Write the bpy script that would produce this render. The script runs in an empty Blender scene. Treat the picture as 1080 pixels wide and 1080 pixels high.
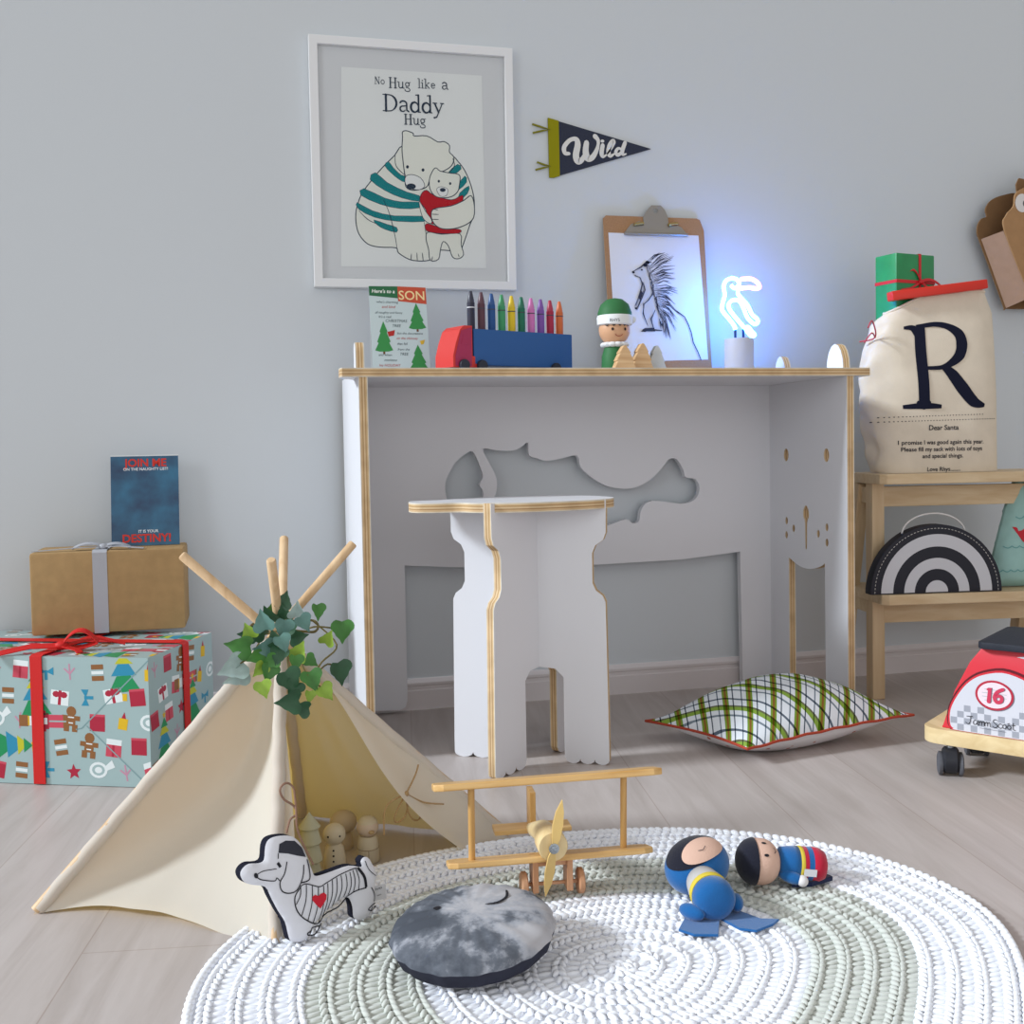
import bpy, bmesh, math, random
import numpy as np
from math import sin, cos, pi, radians, sqrt
from mathutils import Vector as V, Matrix, noise
from mathutils.geometry import delaunay_2d_cdt
random.seed(7)
C = bpy.context.scene.collection
SC = bpy.context.scene

# ---------------------------------------------------------------- camera
F_PX, PITCH, ROLL, YAW, SHIFT = 1135.02, radians(2.30912), radians(-1.02855), radians(13.62119), -23.815
CAM_H, W = .57, 2.3217            # camera height, distance of the wall plane
f0 = V((sin(YAW), cos(YAW), 0)); r0 = V((cos(YAW), -sin(YAW), 0)); u0 = V((0, 0, 1))
fw = f0*cos(PITCH) - u0*sin(PITCH); up = u0*cos(PITCH) + f0*sin(PITCH)
rt = r0*cos(ROLL) + up*sin(ROLL); up = up*cos(ROLL) - r0*sin(ROLL)
cd = bpy.data.cameras.new('camera'); cam = bpy.data.objects.new('camera', cd); C.objects.link(cam)
cam.matrix_world = Matrix(((rt.x, up.x, -fw.x, 0), (rt.y, up.y, -fw.y, 0), (rt.z, up.z, -fw.z, CAM_H), (0, 0, 0, 1)))
cd.sensor_width = 36; cd.lens = 36*F_PX/1080; cd.shift_y = SHIFT/1080; cd.clip_start = .02
SC.camera = cam
# ---------------------------------------------------------------- light
w = bpy.data.worlds.new('room_light'); SC.world = w; w.use_nodes = True
bg = w.node_tree.nodes['Background']; bg.inputs[0].default_value = (1.0, .985, .97, 1); bg.inputs[1].default_value = .56
def area(name, loc, target, sx, sy, power, col):
    l = bpy.data.lights.new(name, 'AREA'); l.shape = 'RECTANGLE'; l.size = sx; l.size_y = sy; l.energy = power; l.color = col
    o = bpy.data.objects.new(name, l); C.objects.link(o); o.location = loc
    o.rotation_euler = (V(target)-V(loc)).to_track_quat('-Z', 'Y').to_euler(); return o
sl = bpy.data.lights.new('side_window_daylight', 'SUN'); sl.energy = 3.4; sl.angle = radians(9); sl.color = (.84, .92, 1)
so_ = bpy.data.objects.new('side_window_daylight', sl); C.objects.link(so_); so_.location = (-3, .9, 2)
so_.rotation_euler = V((1, .0, -.54)).to_track_quat('-Z', 'Y').to_euler()
area('front_soft_fill', (.5, -2.6, .95), (.5, 2.3, .6), 4.2, 1.9, 24, (.97, .98, 1))  # added softbox standing in for the unseen windows and white room opposite
area('corner_fill', (-2.1, -.25, 1.35), (-.05, 1.05, .05), 1.0, 1.1, 15, (.84, .92, 1))  # added fill lamp to lift the near floor, teepee canvas and cushions
vs = SC.view_settings; vs.view_transform = 'Standard'; vs.look = 'None'; vs.exposure = 0; vs.gamma = 1; vs.use_curve_mapping = False

# ---------------------------------------------------------------- materials
def lin(h):
    if isinstance(h, str):
        h = h.lstrip('#'); c = [int(h[i:i+2], 16)/255 for i in (0, 2, 4)]
    else: c = h
    return tuple((x/12.92 if x <= .04045 else ((x+.055)/1.055)**2.4) for x in c)+(1,)
MATS = {}
def mat(key, col, rough=.6, spec=.3, noise_amt=0, noise_scale=40, bump=0, bump_scale=200, metal=0, sheen=0, scale3=None, coat=0):
    if key in MATS: return MATS[key]
    m = bpy.data.materials.new(key); m.use_nodes = True; nt = m.node_tree; b = nt.nodes['Principled BSDF']
    c = lin(col); b.inputs['Base Color'].default_value = c; b.inputs['Roughness'].default_value = rough
    b.inputs['Specular IOR Level'].default_value = spec; b.inputs['Metallic'].default_value = metal
    b.inputs['Sheen Weight'].default_value = sheen; b.inputs['Coat Weight'].default_value = coat
    tc = nt.nodes.new('ShaderNodeTexCoord'); src = tc.outputs['Object']
    if scale3:
        mp = nt.nodes.new('ShaderNodeMapping'); mp.inputs['Scale'].default_value = scale3; nt.links.new(src, mp.inputs['Vector']); src = mp.outputs['Vector']
    if noise_amt:
        n = nt.nodes.new('ShaderNodeTexNoise'); n.inputs['Scale'].default_value = noise_scale; n.inputs['Detail'].default_value = 5
        nt.links.new(src, n.inputs['Vector'])
        r = nt.nodes.new('ShaderNodeValToRGB'); r.color_ramp.elements[0].position = .3; r.color_ramp.elements[1].position = .7
        r.color_ramp.elements[0].color = tuple(x*(1-noise_amt) for x in c[:3])+(1,)
        r.color_ramp.elements[1].color = tuple(min(1, x*(1+noise_amt*.6)) for x in c[:3])+(1,)
        nt.links.new(n.outputs['Fac'], r.inputs['Fac']); nt.links.new(r.outputs['Color'], b.inputs['Base Color'])
    if bump:
        n2 = nt.nodes.new('ShaderNodeTexNoise'); n2.inputs['Scale'].default_value = bump_scale; n2.inputs['Detail'].default_value = 3
        nt.links.new(src, n2.inputs['Vector'])
        bp = nt.nodes.new('ShaderNodeBump'); bp.inputs['Strength'].default_value = bump; bp.inputs['Distance'].default_value = .002
        nt.links.new(n2.outputs['Fac'], bp.inputs['Height']); nt.links.new(bp.outputs['Normal'], b.inputs['Normal'])
    MATS[key] = m; return m
def wood(key, c1, c2, axis=(1, 0, 0), scale=60, rough=.5, stretch=.06):
    """grain running along the given axis"""
    if key in MATS: return MATS[key]
    m = bpy.data.materials.new(key); m.use_nodes = True; nt = m.node_tree; b = nt.nodes['Principled BSDF']
    b.inputs['Roughness'].default_value = rough; b.inputs['Specular IOR Level'].default_value = .3
    tc = nt.nodes.new('ShaderNodeTexCoord'); mp = nt.nodes.new('ShaderNodeMapping')
    mp.inputs['Scale'].default_value = tuple(stretch if a else 1 for a in axis)
    nt.links.new(tc.outputs['Object'], mp.inputs['Vector'])
    n = nt.nodes.new('ShaderNodeTexNoise'); n.inputs['Scale'].default_value = scale; n.inputs['Detail'].default_value = 6; n.inputs['Distortion'].default_value = .6
    nt.links.new(mp.outputs['Vector'], n.inputs['Vector'])
    r = nt.nodes.new('ShaderNodeValToRGB'); r.color_ramp.elements[0].position = .32; r.color_ramp.elements[1].position = .68
    r.color_ramp.elements[0].color = lin(c1); r.color_ramp.elements[1].color = lin(c2)
    nt.links.new(n.outputs['Fac'], r.inputs['Fac']); nt.links.new(r.outputs['Color'], b.inputs['Base Color'])
    MATS[key] = m; return m
def ply(key, nrm, off=0, t=.0162):
    """birch plywood edge: five veneers stacked along nrm"""
    m = bpy.data.materials.new(key); m.use_nodes = True; nt = m.node_tree; b = nt.nodes['Principled BSDF']; b.inputs['Roughness'].default_value = .6
    b.inputs['Specular IOR Level'].default_value = .2
    tc = nt.nodes.new('ShaderNodeTexCoord'); dp = nt.nodes.new('ShaderNodeVectorMath'); dp.operation = 'DOT_PRODUCT'
    dp.inputs[1].default_value = nrm; nt.links.new(tc.outputs['Object'], dp.inputs[0])
    ma = nt.nodes.new('ShaderNodeMath'); ma.operation = 'MULTIPLY_ADD'; ma.inputs[1].default_value = 1/t; ma.inputs[2].default_value = .5-off/t
    nt.links.new(dp.outputs['Value'], ma.inputs[0])
    r = nt.nodes.new('ShaderNodeValToRGB'); cr = r.color_ramp; cr.interpolation = 'CONSTANT'
    for e, (p, c) in enumerate([(0, '#d8cdb8'), (.1, '#d2b48c'), (.3, '#b08c62'), (.42, '#d9bf98'), (.6, '#b8956a'), (.74, '#d4b88e'), (.9, '#ded6c6')]):
        el = cr.elements[e] if e < 2 else cr.elements.new(p)
        el.position = p; el.color = lin(c)
    n = nt.nodes.new('ShaderNodeTexNoise'); n.inputs['Scale'].default_value = 30; nt.links.new(tc.outputs['Object'], n.inputs['Vector'])
    mx = nt.nodes.new('ShaderNodeMixRGB'); mx.blend_type = 'MULTIPLY'; mx.inputs[0].default_value = .35
    r2 = nt.nodes.new('ShaderNodeValToRGB'); r2.color_ramp.elements[0].position = .3; r2.color_ramp.elements[1].position = .6; r2.color_ramp.elements[0].color = (.45, .4, .35, 1)
    nt.links.new(n.outputs['Fac'], r2.inputs['Fac'])
    nt.links.new(ma.outputs[0], r.inputs['Fac']); nt.links.new(r.outputs['Color'], mx.inputs[1]); nt.links.new(r2.outputs['Color'], mx.inputs[2])
    nt.links.new(mx.outputs[0], b.inputs['Base Color']); return m
def glow(key, col, strength):
    m = bpy.data.materials.new(key); m.use_nodes = True; nt = m.node_tree; b = nt.nodes['Principled BSDF']
    b.inputs['Base Color'].default_value = lin('#e8eef5'); b.inputs['Emission Color'].default_value = (*col, 1); b.inputs['Emission Strength'].default_value = strength
    return m
def canvas(key, col, trans=.4):
    m = bpy.data.materials.new(key); m.use_nodes = True; nt = m.node_tree; nt.nodes.clear()
    out = nt.nodes.new('ShaderNodeOutputMaterial'); d = nt.nodes.new('ShaderNodeBsdfDiffuse'); t = nt.nodes.new('ShaderNodeBsdfTranslucent'); mx = nt.nodes.new('ShaderNodeMixShader')
    d.inputs[0].default_value = lin(col); t.inputs[0].default_value = lin('#d2b052'); mx.inputs[0].default_value = trans
    tc = nt.nodes.new('ShaderNodeTexCoord'); n = nt.nodes.new('ShaderNodeTexNoise'); n.inputs['Scale'].default_value = 500; nt.links.new(tc.outputs['Object'], n.inputs['Vector'])
    bp = nt.nodes.new('ShaderNodeBump'); bp.inputs['Strength'].default_value = .15; bp.inputs['Distance'].default_value = .001
    nt.links.new(n.outputs['Fac'], bp.inputs['Height']); nt.links.new(bp.outputs['Normal'], d.inputs['Normal'])
    nt.links.new(d.outputs[0], mx.inputs[1]); nt.links.new(t.outputs[0], mx.inputs[2]); nt.links.new(mx.outputs[0], out.inputs[0]); return m

# ---------------------------------------------------------------- things and meshes
def thing(name, label, cat, loc=(0, 0, 0), group=None):
    o = bpy.data.objects.new(name, None); C.objects.link(o); o.location = loc; o.empty_display_size = .02
    o['label'] = label; o['category'] = cat
    if group: o['group'] = group
    return o
def tag(o, label, cat, group=None):
    o['label'] = label; o['category'] = cat
    if group: o['group'] = group
    return o
def wloc(o):
    p = V(o.location)
    while o.parent: o = o.parent; p += V(o.location)
    return p
def frame(o, ex, ey):
    ex = V(ex).normalized(); ey = V(ey); ez = ex.cross(ey).normalized(); ey = ez.cross(ex)
    o = V(o)
    return lambda x, y, h=0: o + ex*x + ey*y + ez*h
def smooth(pts, n=6, closed=True):
    """Catmull-Rom through the points"""
    P = [V(p) for p in pts]; k = len(P); out = []
    rng = range(k) if closed else range(k-1)
    for i in rng:
        if closed: a, b, c, d = P[i-1], P[i], P[(i+1) % k], P[(i+2) % k]
        else: a, b, c, d = P[max(i-1, 0)], P[i], P[i+1], P[min(i+2, k-1)]
        for j in range(n):
            t = j/n
            out.append(.5*((2*b)+(c-a)*t+(2*a-5*b+4*c-d)*t*t+(3*b-a-3*c+d)*t**3))
    if not closed: out.append(P[-1])
    return out
def ell(cx, cy, rx, ry, n=20, a0=0, a1=2*pi):
    full = abs(a1-a0-2*pi) < 1e-6
    return [(cx+rx*cos(a0+(a1-a0)*i/(n if full else n-1)), cy+ry*sin(a0+(a1-a0)*i/(n if full else n-1))) for i in range(n)]
class MB:
    def __init__(s): s.v = []; s.f = []; s.mi = []; s.mats = []; s.layer = 0
    def m(s, mt):
        if mt not in s.mats: s.mats.append(mt)
        return s.mats.index(mt)
    def add(s, vs, fs, mt):
        o = len(s.v); i = s.m(mt); s.v += [V(p) for p in vs]
        s.f += [[o+k for k in f] for f in fs]; s.mi += [i]*len(fs)
    def box(s, c, d, mt, ax=None, skew=None):
        ex, ey, ez = ax or (V((1, 0, 0)), V((0, 1, 0)), V((0, 0, 1))); c = V(c)
        vs = [c+ex*(i*d[0]/2)+ey*(j*d[1]/2)+ez*(k*d[2]/2) for i in (-1, 1) for j in (-1, 1) for k in (-1, 1)]
        s.add(vs, [(0, 1, 3, 2), (4, 6, 7, 5), (0, 4, 5, 1), (2, 3, 7, 6), (0, 2, 6, 4), (1, 5, 7, 3)], mt)
    def prism(s, pts, fr, h0, h1, mt, edge=None, holes=()):
        """closed 2D outline (with holes) swept from h0 to h1 along the frame's normal"""
        loops = [list(pts)]+[list(h) for h in holes]; co = []; ed = []
        for L in loops:
            o = len(co); co += [V((p[0], p[1])) for p in L]; ed += [(o+i, o+(i+1) % len(L)) for i in range(len(L))]
        rv, re, rf, ov, oe, of = delaunay_2d_cdt(co, ed, [], 1, 1e-6)
        if holes:
            def within(p, L):
                c = False
                for i in range(len(L)):
                    a, b = L[i-1], L[i]
                    if (a[1] > p.y) != (b[1] > p.y) and p.x < (b[0]-a[0])*(p.y-a[1])/(b[1]-a[1])+a[0]: c = not c
                return c
            rf = [f for f in rf if not any(within((rv[f[0]]+rv[f[1]]+rv[f[2]])/3, L) for L in loops[1:])]
        for h, flip in ((h0, True), (h1, False)):
            s.add([fr(p.x, p.y, h) for p in rv], [list(reversed(f)) if flip else list(f) for f in rf], mt)
        for q, L in enumerate(loops):
            n = len(L); area_ = sum(L[i][0]*L[(i+1) % n][1]-L[(i+1) % n][0]*L[i][1] for i in range(n))
            if (area_ < 0) != (q > 0): L = L[::-1]
            vs = [fr(p[0], p[1], h) for h in (h0, h1) for p in L]
            s.add(vs, [(i, (i+1) % n, n+(i+1) % n, n+i) for i in range(n)], edge or mt)
    def poly(s, pts, fr, mt, h=None, fine=None):
        """flat print: a filled 2D outline laid on the frame, each later print a hair above the last"""
        if h is None: s.layer += 1; h = .0002+s.layer*.000012
        co = [V((p[0], p[1])) for p in pts]; n = len(co)
        if fine:
            xs = [p.x for p in co]; ys = [p.y for p in co]; y = min(ys)+fine*.5
            while y < max(ys):
                x = min(xs)+fine*.5
                while x < max(xs):
                    c = False
                    for i in range(n):
                        a, b = co[i-1], co[i]
                        if (a.y > y) != (b.y > y) and x < (b.x-a.x)*(y-a.y)/(b.y-a.y)+a.x: c = not c
                    if c: co.append(V((x, y)))
                    x += fine
                y += fine
        rv, re, rf, *_ = delaunay_2d_cdt(co, [(i, (i+1) % n) for i in range(n)], [], 1, 1e-7)
        s.add([fr(p.x, p.y, h) for p in rv], [list(f) for f in rf], mt)
    def stroke(s, pts, wd, fr, mt, h=None, closed=False, sm=0, caps=True):
        if h is None: s.layer += 1; h = .0002+s.layer*.000012
        P = smooth([V((p[0], p[1], 0)) for p in pts], sm, closed) if sm else [V((p[0], p[1], 0)) for p in pts]
        n = len(P); ww = wd if isinstance(wd, (list, tuple)) else [wd]*2
        L, R = [], []
        for i, p in enumerate(P):
            a = P[i-1] if (i or closed) else p; b = P[(i+1) % n] if (i < n-1 or closed) else p
            t = (b-a); t = t.normalized() if t.length > 1e-9 else V((1, 0, 0)); nn = V((-t.y, t.x, 0))
            q = i/max(n-1, 1)*(len(ww)-1); k = min(int(q), len(ww)-2); wv = ww[k]+(ww[k+1]-ww[k])*(q-k)
            L.append(p+nn*wv/2); R.append(p-nn*wv/2)
        vs = [fr(p.x, p.y, h) for p in L+R]
        s.add(vs, [(n+i, n+(i+1) % n, (i+1) % n, i) for i in range(n if closed else n-1)], mt)
        if caps and not closed:
            for p, wv in ((P[0], ww[0]), (P[-1], ww[-1])):
                if wv > 0: s.add([fr(p.x+wv/2*cos(a), p.y+wv/2*sin(a), h+.000007) for a in [2*pi*k/8 for k in range(8)]], [list(range(8))], mt)
    def text(s, t, size, fr, mt, x=0, y=0, align='CENTER', h=None, shear=0, bold=0):
        if h is None: s.layer += 1; h = .0002+s.layer*.000012
        cu = bpy.data.curves.new('t', 'FONT'); cu.body = t; cu.size = size; cu.align_x = align; cu.align_y = 'BOTTOM_BASELINE'; cu.shear = shear; cu.offset = bold*size; cu.resolution_u = 3
        ob = bpy.data.objects.new('t', cu); C.objects.link(ob)
        me = bpy.data.meshes.new_from_object(ob.evaluated_get(bpy.context.evaluated_depsgraph_get()))
        s.add([fr(p.co.x+x, p.co.y+y, h) for p in me.vertices], [list(p.vertices) for p in me.polygons], mt)
        bpy.data.objects.remove(ob); bpy.data.curves.remove(cu); bpy.data.meshes.remove(me)
    def tube(s, pts, r, mt, seg=10, closed=False, caps=True):
        P = [V(p) for p in pts]; n = len(P); rr = r if isinstance(r, (list, tuple)) else [r]*n
        vs = []; prev = None
        for i, p in enumerate(P):
            a = P[i-1] if (i or closed) else p; b = P[(i+1) % n] if (i < n-1 or closed) else p
            t = (b-a).normalized()
            if prev is None: prev = t.orthogonal().normalized()
            prev = (prev-t*prev.dot(t)).normalized(); bn = t.cross(prev)
            vs += [p+(prev*cos(2*pi*k/seg)+bn*sin(2*pi*k/seg))*rr[i] for k in range(seg)]
        fs = [(i*seg+k, i*seg+(k+1) % seg, ((i+1) % n)*seg+(k+1) % seg, ((i+1) % n)*seg+k) for i in range(n if closed else n-1) for k in range(seg)]
        if caps and not closed: fs += [list(reversed(range(seg))), [(n-1)*seg+k for k in range(seg)]]
        s.add(vs, fs, mt)
    def lathe(s, prof, o, ax, mt, seg=24, sx=1, sy=1):
        """profile [(radius, height)] turned about the axis"""
        ax = V(ax).normalized(); a = ax.orthogonal().normalized()
        if abs(ax.z) > .99: a = V((1, 0, 0))
        b = ax.cross(a); o = V(o); vs = []; n = len(prof)
        for r, h in prof: vs += [o+ax*h+(a*cos(2*pi*k/seg)*sx+b*sin(2*pi*k/seg)*sy)*max(r, 1e-5) for k in range(seg)]
        fs = [(i*seg+k, i*seg+(k+1) % seg, (i+1)*seg+(k+1) % seg, (i+1)*seg+k) for i in range(n-1) for k in range(seg)]
        fs += [list(reversed(range(seg))), [(n-1)*seg+k for k in range(seg)]]
        s.add(vs, fs, mt)
    def ball(s, c, r, mt, seg=18, rings=12, axes=None):
        rx, ry, rz = r if isinstance(r, (tuple, list)) else (r, r, r); ex, ey, ez = axes or (V((1, 0, 0)), V((0, 1, 0)), V((0, 0, 1)))
        c = V(c); vs = [c-ez*rz]; fs = []
        for j in range(1, rings):
            p = -pi/2+pi*j/rings
            vs += [c+ex*(rx*cos(p)*cos(2*pi*k/seg))+ey*(ry*cos(p)*sin(2*pi*k/seg))+ez*(rz*sin(p)) for k in range(seg)]
        vs.append(c+ez*rz); N = len(vs)-1
        for k in range(seg):
            fs.append((0, 1+(k+1) % seg, 1+k)); fs.append((N, N-seg+k, N-seg+(k+1) % seg))
            for j in range(rings-2): fs.append((1+j*seg+k, 1+j*seg+(k+1) % seg, 1+(j+1)*seg+(k+1) % seg, 1+(j+1)*seg+k))
        s.add(vs, fs, mt)
    def grid(s, fn, nu, nv, mt, wrap=False, mfn=None):
        vs = [fn(i/nu, j/nv) for j in range(nv+1) for i in range(nu if wrap else nu+1)]; k = nu if wrap else nu+1
        fs = [(j*k+i, j*k+(i+1) % k, (j+1)*k+(i+1) % k, (j+1)*k+i) for j in range(nv) for i in range(nu)]
        if mfn is None: s.add(vs, fs, mt)
        else:
            o = len(s.v); s.v += [V(p) for p in vs]; s.f += [[o+q for q in f] for f in fs]
            s.mi += [s.m(mfn((i+.5)/nu, (j+.5)/nv)) for j in range(nv) for i in range(nu)]
    def puff(s, outline, fr, t, r, mt, side, back=None, rim=.3, step=.006):
        """stuffed flat cushion grown from an outline: domed faces and a gusset"""
        P = []
        n = len(outline)
        for i in range(n):
            a = V(outline[i]); b = V(outline[(i+1) % n]); k = max(1, int((b-a).length/step))
            P += [a+(b-a)*(j/k) for j in range(k)]
        A = np.array([p[:] for p in P]); B = np.roll(A, -1, 0); n = len(P)
        def inside(x, y):
            c = ((A[:, 1] > y) != (B[:, 1] > y)); d = np.where(B[:, 1] == A[:, 1], 1e-12, B[:, 1]-A[:, 1])
            return bool(np.sum(c & (x < (B[:, 0]-A[:, 0])*(y-A[:, 1])/d+A[:, 0])) % 2)
        def dist(x, y): return float(np.min(np.hypot(A[:, 0]-x, A[:, 1]-y)))
        co = [V(p) for p in P]; lo = A.min(0); hi = A.max(0)
        y = lo[1]+step*.5; row = 0
        while y < hi[1]:
            x = lo[0]+(row % 2)*step*.5
            while x < hi[0]:
                if inside(x, y) and dist(x, y) > step*.6: co.append(V((x, y)))
                x += step
            y += step*.87; row += 1
        rv, re, rf, *_ = delaunay_2d_cdt(co, [(i, (i+1) % n) for i in range(n)], [], 1, 1e-7)
        hz = []
        for p in rv:
            d = min(dist(p.x, p.y)/r, 1); hz.append(t*(rim+(1-rim)*sqrt(max(0, 1-(1-d)**2))))
        s.add([fr(p.x, p.y, z) for p, z in zip(rv, hz)], [list(f) for f in rf], mt)
        s.add([fr(p.x, p.y, -z) for p, z in zip(rv, hz)], [list(reversed(f)) for f in rf], back or mt)
        s.add([fr(p.x, p.y, z) for z in (-t*rim, t*rim) for p in P], [(i, (i+1) % n, n+(i+1) % n, n+i) for i in range(n)], side)
        def height(x, y):
            d = min(dist(x, y)/r, 1); return t*(rim+(1-rim)*sqrt(max(0, 1-(1-d)**2)))
        return height
    def build(s, name, parent=None, sm=40, bevel=0, kind=None):
        me = bpy.data.meshes.new(name); off = wloc(parent) if parent else V((0, 0, 0))
        me.from_pydata([tuple(p-off) for p in s.v], [], s.f)
        for x in s.mats: me.materials.append(x)
        me.polygons.foreach_set('material_index', s.mi)
        o = bpy.data.objects.new(name, me); C.objects.link(o)
        if parent: o.parent = parent
        if bevel:
            bm = bmesh.new(); bm.from_mesh(me); bmesh.ops.remove_doubles(bm, verts=bm.verts, dist=1e-6)
            es = [e for e in bm.edges if len(e.link_faces) == 2 and e.calc_face_angle(0) > .6]
            bmesh.ops.bevel(bm, geom=es, offset=bevel, segments=2, affect='EDGES', profile=.6); bm.to_mesh(me); bm.free()
        if sm:
            me.polygons.foreach_set('use_smooth', [True]*len(me.polygons))
            try: me.set_sharp_from_angle(angle=radians(sm))
            except Exception: pass
        me.update()
        if kind: o['kind'] = kind
        return o
def affine(pa, pb):
    """drawing coordinates (three points) -> plane coordinates"""
    A = np.array([[p[0], p[1], 1] for p in pa], float); Mx = np.linalg.solve(A, np.array(pb, float))
    return lambda p: tuple(np.array([p[0], p[1], 1.])@Mx)
def homog(quad, w, h):
    """drawing traced inside a skewed quad (tl, tr, br, bl) -> flat w x h rectangle"""
    dst = [(0, h), (w, h), (w, 0), (0, 0)]; A = []; b = []
    for (x, y), (u, v_) in zip(quad, dst):
        A += [[x, y, 1, 0, 0, 0, -u*x, -u*y], [0, 0, 0, x, y, 1, -v_*x, -v_*y]]; b += [u, v_]
    k = np.linalg.solve(np.array(A, float), np.array(b, float))
    def f(p):
        d = k[6]*p[0]+k[7]*p[1]+1; return ((k[0]*p[0]+k[1]*p[1]+k[2])/d, (k[3]*p[0]+k[4]*p[1]+k[5])/d)
    return f
X_, Y_, Z_ = V((1, 0, 0)), V((0, 1, 0)), V((0, 0, 1))
WHITE = mat('white_melamine', '#dcdce0', .45, .35)
BLACK = mat('black_ink', '#1c1c24', .7)
NAVY = mat('navy_ink', '#1d2233', .7)

# ---------------------------------------------------------------- setting
def floor_mat():
    m = bpy.data.materials.new('pale_oak_laminate'); m.use_nodes = True; nt = m.node_tree; b = nt.nodes['Principled BSDF']
    b.inputs['Roughness'].default_value = .42; b.inputs['Specular IOR Level'].default_value = .35
    tc = nt.nodes.new('ShaderNodeTexCoord'); mp = nt.nodes.new('ShaderNodeMapping'); mp.inputs['Rotation'].default_value = (0, 0, radians(-82))
    nt.links.new(tc.outputs['Object'], mp.inputs['Vector'])
    br = nt.nodes.new('ShaderNodeTexBrick'); br.inputs['Scale'].default_value = 1; br.inputs['Brick Width'].default_value = 1.25; br.inputs['Row Height'].default_value = .19
    br.inputs['Mortar Size'].default_value = .0012; br.inputs['Mortar Smooth'].default_value = .6; br.inputs['Bias'].default_value = 0
    br.inputs['Color1'].default_value = lin('#bbb2ae'); br.inputs['Color2'].default_value = lin('#c2b9b5'); br.inputs['Mortar'].default_value = lin('#ac9e97')
    nt.links.new(mp.outputs['Vector'], br.inputs['Vector'])
    m2 = nt.nodes.new('ShaderNodeMapping'); m2.inputs['Scale'].default_value = (.1, 1, 1); nt.links.new(mp.outputs['Vector'], m2.inputs['Vector'])
    n = nt.nodes.new('ShaderNodeTexNoise'); n.inputs['Scale'].default_value = 26; n.inputs['Detail'].default_value = 7; n.inputs['Distortion'].default_value = .8; n.inputs['Roughness'].default_value = .62
    nt.links.new(m2.outputs['Vector'], n.inputs['Vector'])
    r = nt.nodes.new('ShaderNodeValToRGB'); r.color_ramp.elements[0].position = .3; r.color_ramp.elements[1].position = .72
    r.color_ramp.elements[0].color = (.74, .71, .68, 1); r.color_ramp.elements[1].color = (1.05, 1.05, 1.05, 1)
    nt.links.new(n.outputs['Fac'], r.inputs['Fac'])
    mx = nt.nodes.new('ShaderNodeMixRGB'); mx.blend_type = 'MULTIPLY'; mx.inputs[0].default_value = .75
    nt.links.new(br.outputs['Color'], mx.inputs[1]); nt.links.new(r.outputs['Color'], mx.inputs[2]); nt.links.new(mx.outputs[0], b.inputs['Base Color'])
    bp = nt.nodes.new('ShaderNodeBump'); bp.inputs['Strength'].default_value = .12; bp.inputs['Distance'].default_value = .001
    nt.links.new(n.outputs['Fac'], bp.inputs['Height']); nt.links.new(bp.outputs['Normal'], b.inputs['Normal']); return m
g = MB(); g.box((.6, .55, -.02), (6, 3.56, .04), floor_mat()); g.build('floor', sm=0, kind='structure')
g = MB(); g.box((.6, W+.05, 1.3), (6, .1, 2.68), mat('wall_paint', '#ccd1d5', .85, .15, bump=.05, bump_scale=300)); g.build('wall_back', sm=0, kind='structure')
g = MB(); bb = mat('baseboard_paint', '#d6cfcf', .55, .3)
pr = [(W, 0), (W-.013, 0), (W-.013, .041), (W-.010, .0435), (W-.010, .050), (W-.0125, .053), (W-.0125, .058), (W-.006, .0655), (W, .0665)]
g.prism(pr, frame((-2.4, 0, 0), Y_, Z_), 0, 6, bb); g.build('baseboard_back', sm=0, kind='structure')

# ---------------------------------------------------------------- play desk
YF, YB, ZT, XL, XR, T = 1.9508, 2.2827, .7151, .2086, 1.1692, .0162
desk = thing('play_desk', 'white plywood play desk with an animal face cut into its side panel', 'desk', (.69, 2.12, 0))
def around(pts): return smooth(pts, 5)
ears = []
def ear(yc, hw, zt, n=9): return [(yc+hw*cos(pi*i/(n-1)), ZT-.001+(zt-ZT)*sin(pi*i/(n-1))) for i in range(n)]
YE = 2.299
side = [(YF, 0), (2.038, 0), (2.04, .312)] + [(2.118+.078*t, .292+.018*t*t) for t in [(-.9+.225*i) for i in range(9)]] + [(2.196, .309), (2.196, 0), (YE, 0), (YE, ZT-.001)] + ear(2.2315, .0245, .762) + ear(1.996, .032, .768) + [(YF, ZT-.001)]
nosep = smooth([(2.118, .43), (2.107, .42), (2.106, .405), (2.113, .392), (2.1145, .34), (2.118, .335), (2.1215, .34), (2.123, .392), (2.130, .405), (2.129, .42)], 3)
holes = [ell(2.205, .539, .011, .0145, 14), ell(2.031, .539, .011, .0145, 14), nosep] + [ell(y, z, .006, .0085, 10) for y, z in ((2.205, .391), (2.206, .359), (2.173, .376), (2.066, .372), (2.031, .388), (2.031, .356))]
side_plain = [(YF, 0), (YE, 0), (YE, ZT-.001), (2.03, ZT-.001), (2.029, .755), (2.02, .765), (2.005, .766), (1.998, .755), (1.996, ZT-.001), (YF, ZT-.001)]
for x0, side, holes in ((XL-T, side_plain, ()), (XR, side, holes)):
    g = MB(); g.prism(side, frame((x0, 0, 0), Y_, Z_), 0, T, WHITE, ply('ply_side_%d' % (x0*100), (1, 0, 0), x0+T/2-.69), holes); g.build('side_panel', desk, sm=30)
fish_head = [(.407, .465), (.406, .493), (.415, .515), (.43, .538), (.45, .554), (.467, .56), (.479, .537), (.489, .505), (.481, .488), (.489, .468), (.480, .43), (.445, .425), (.418, .44)]
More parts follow.
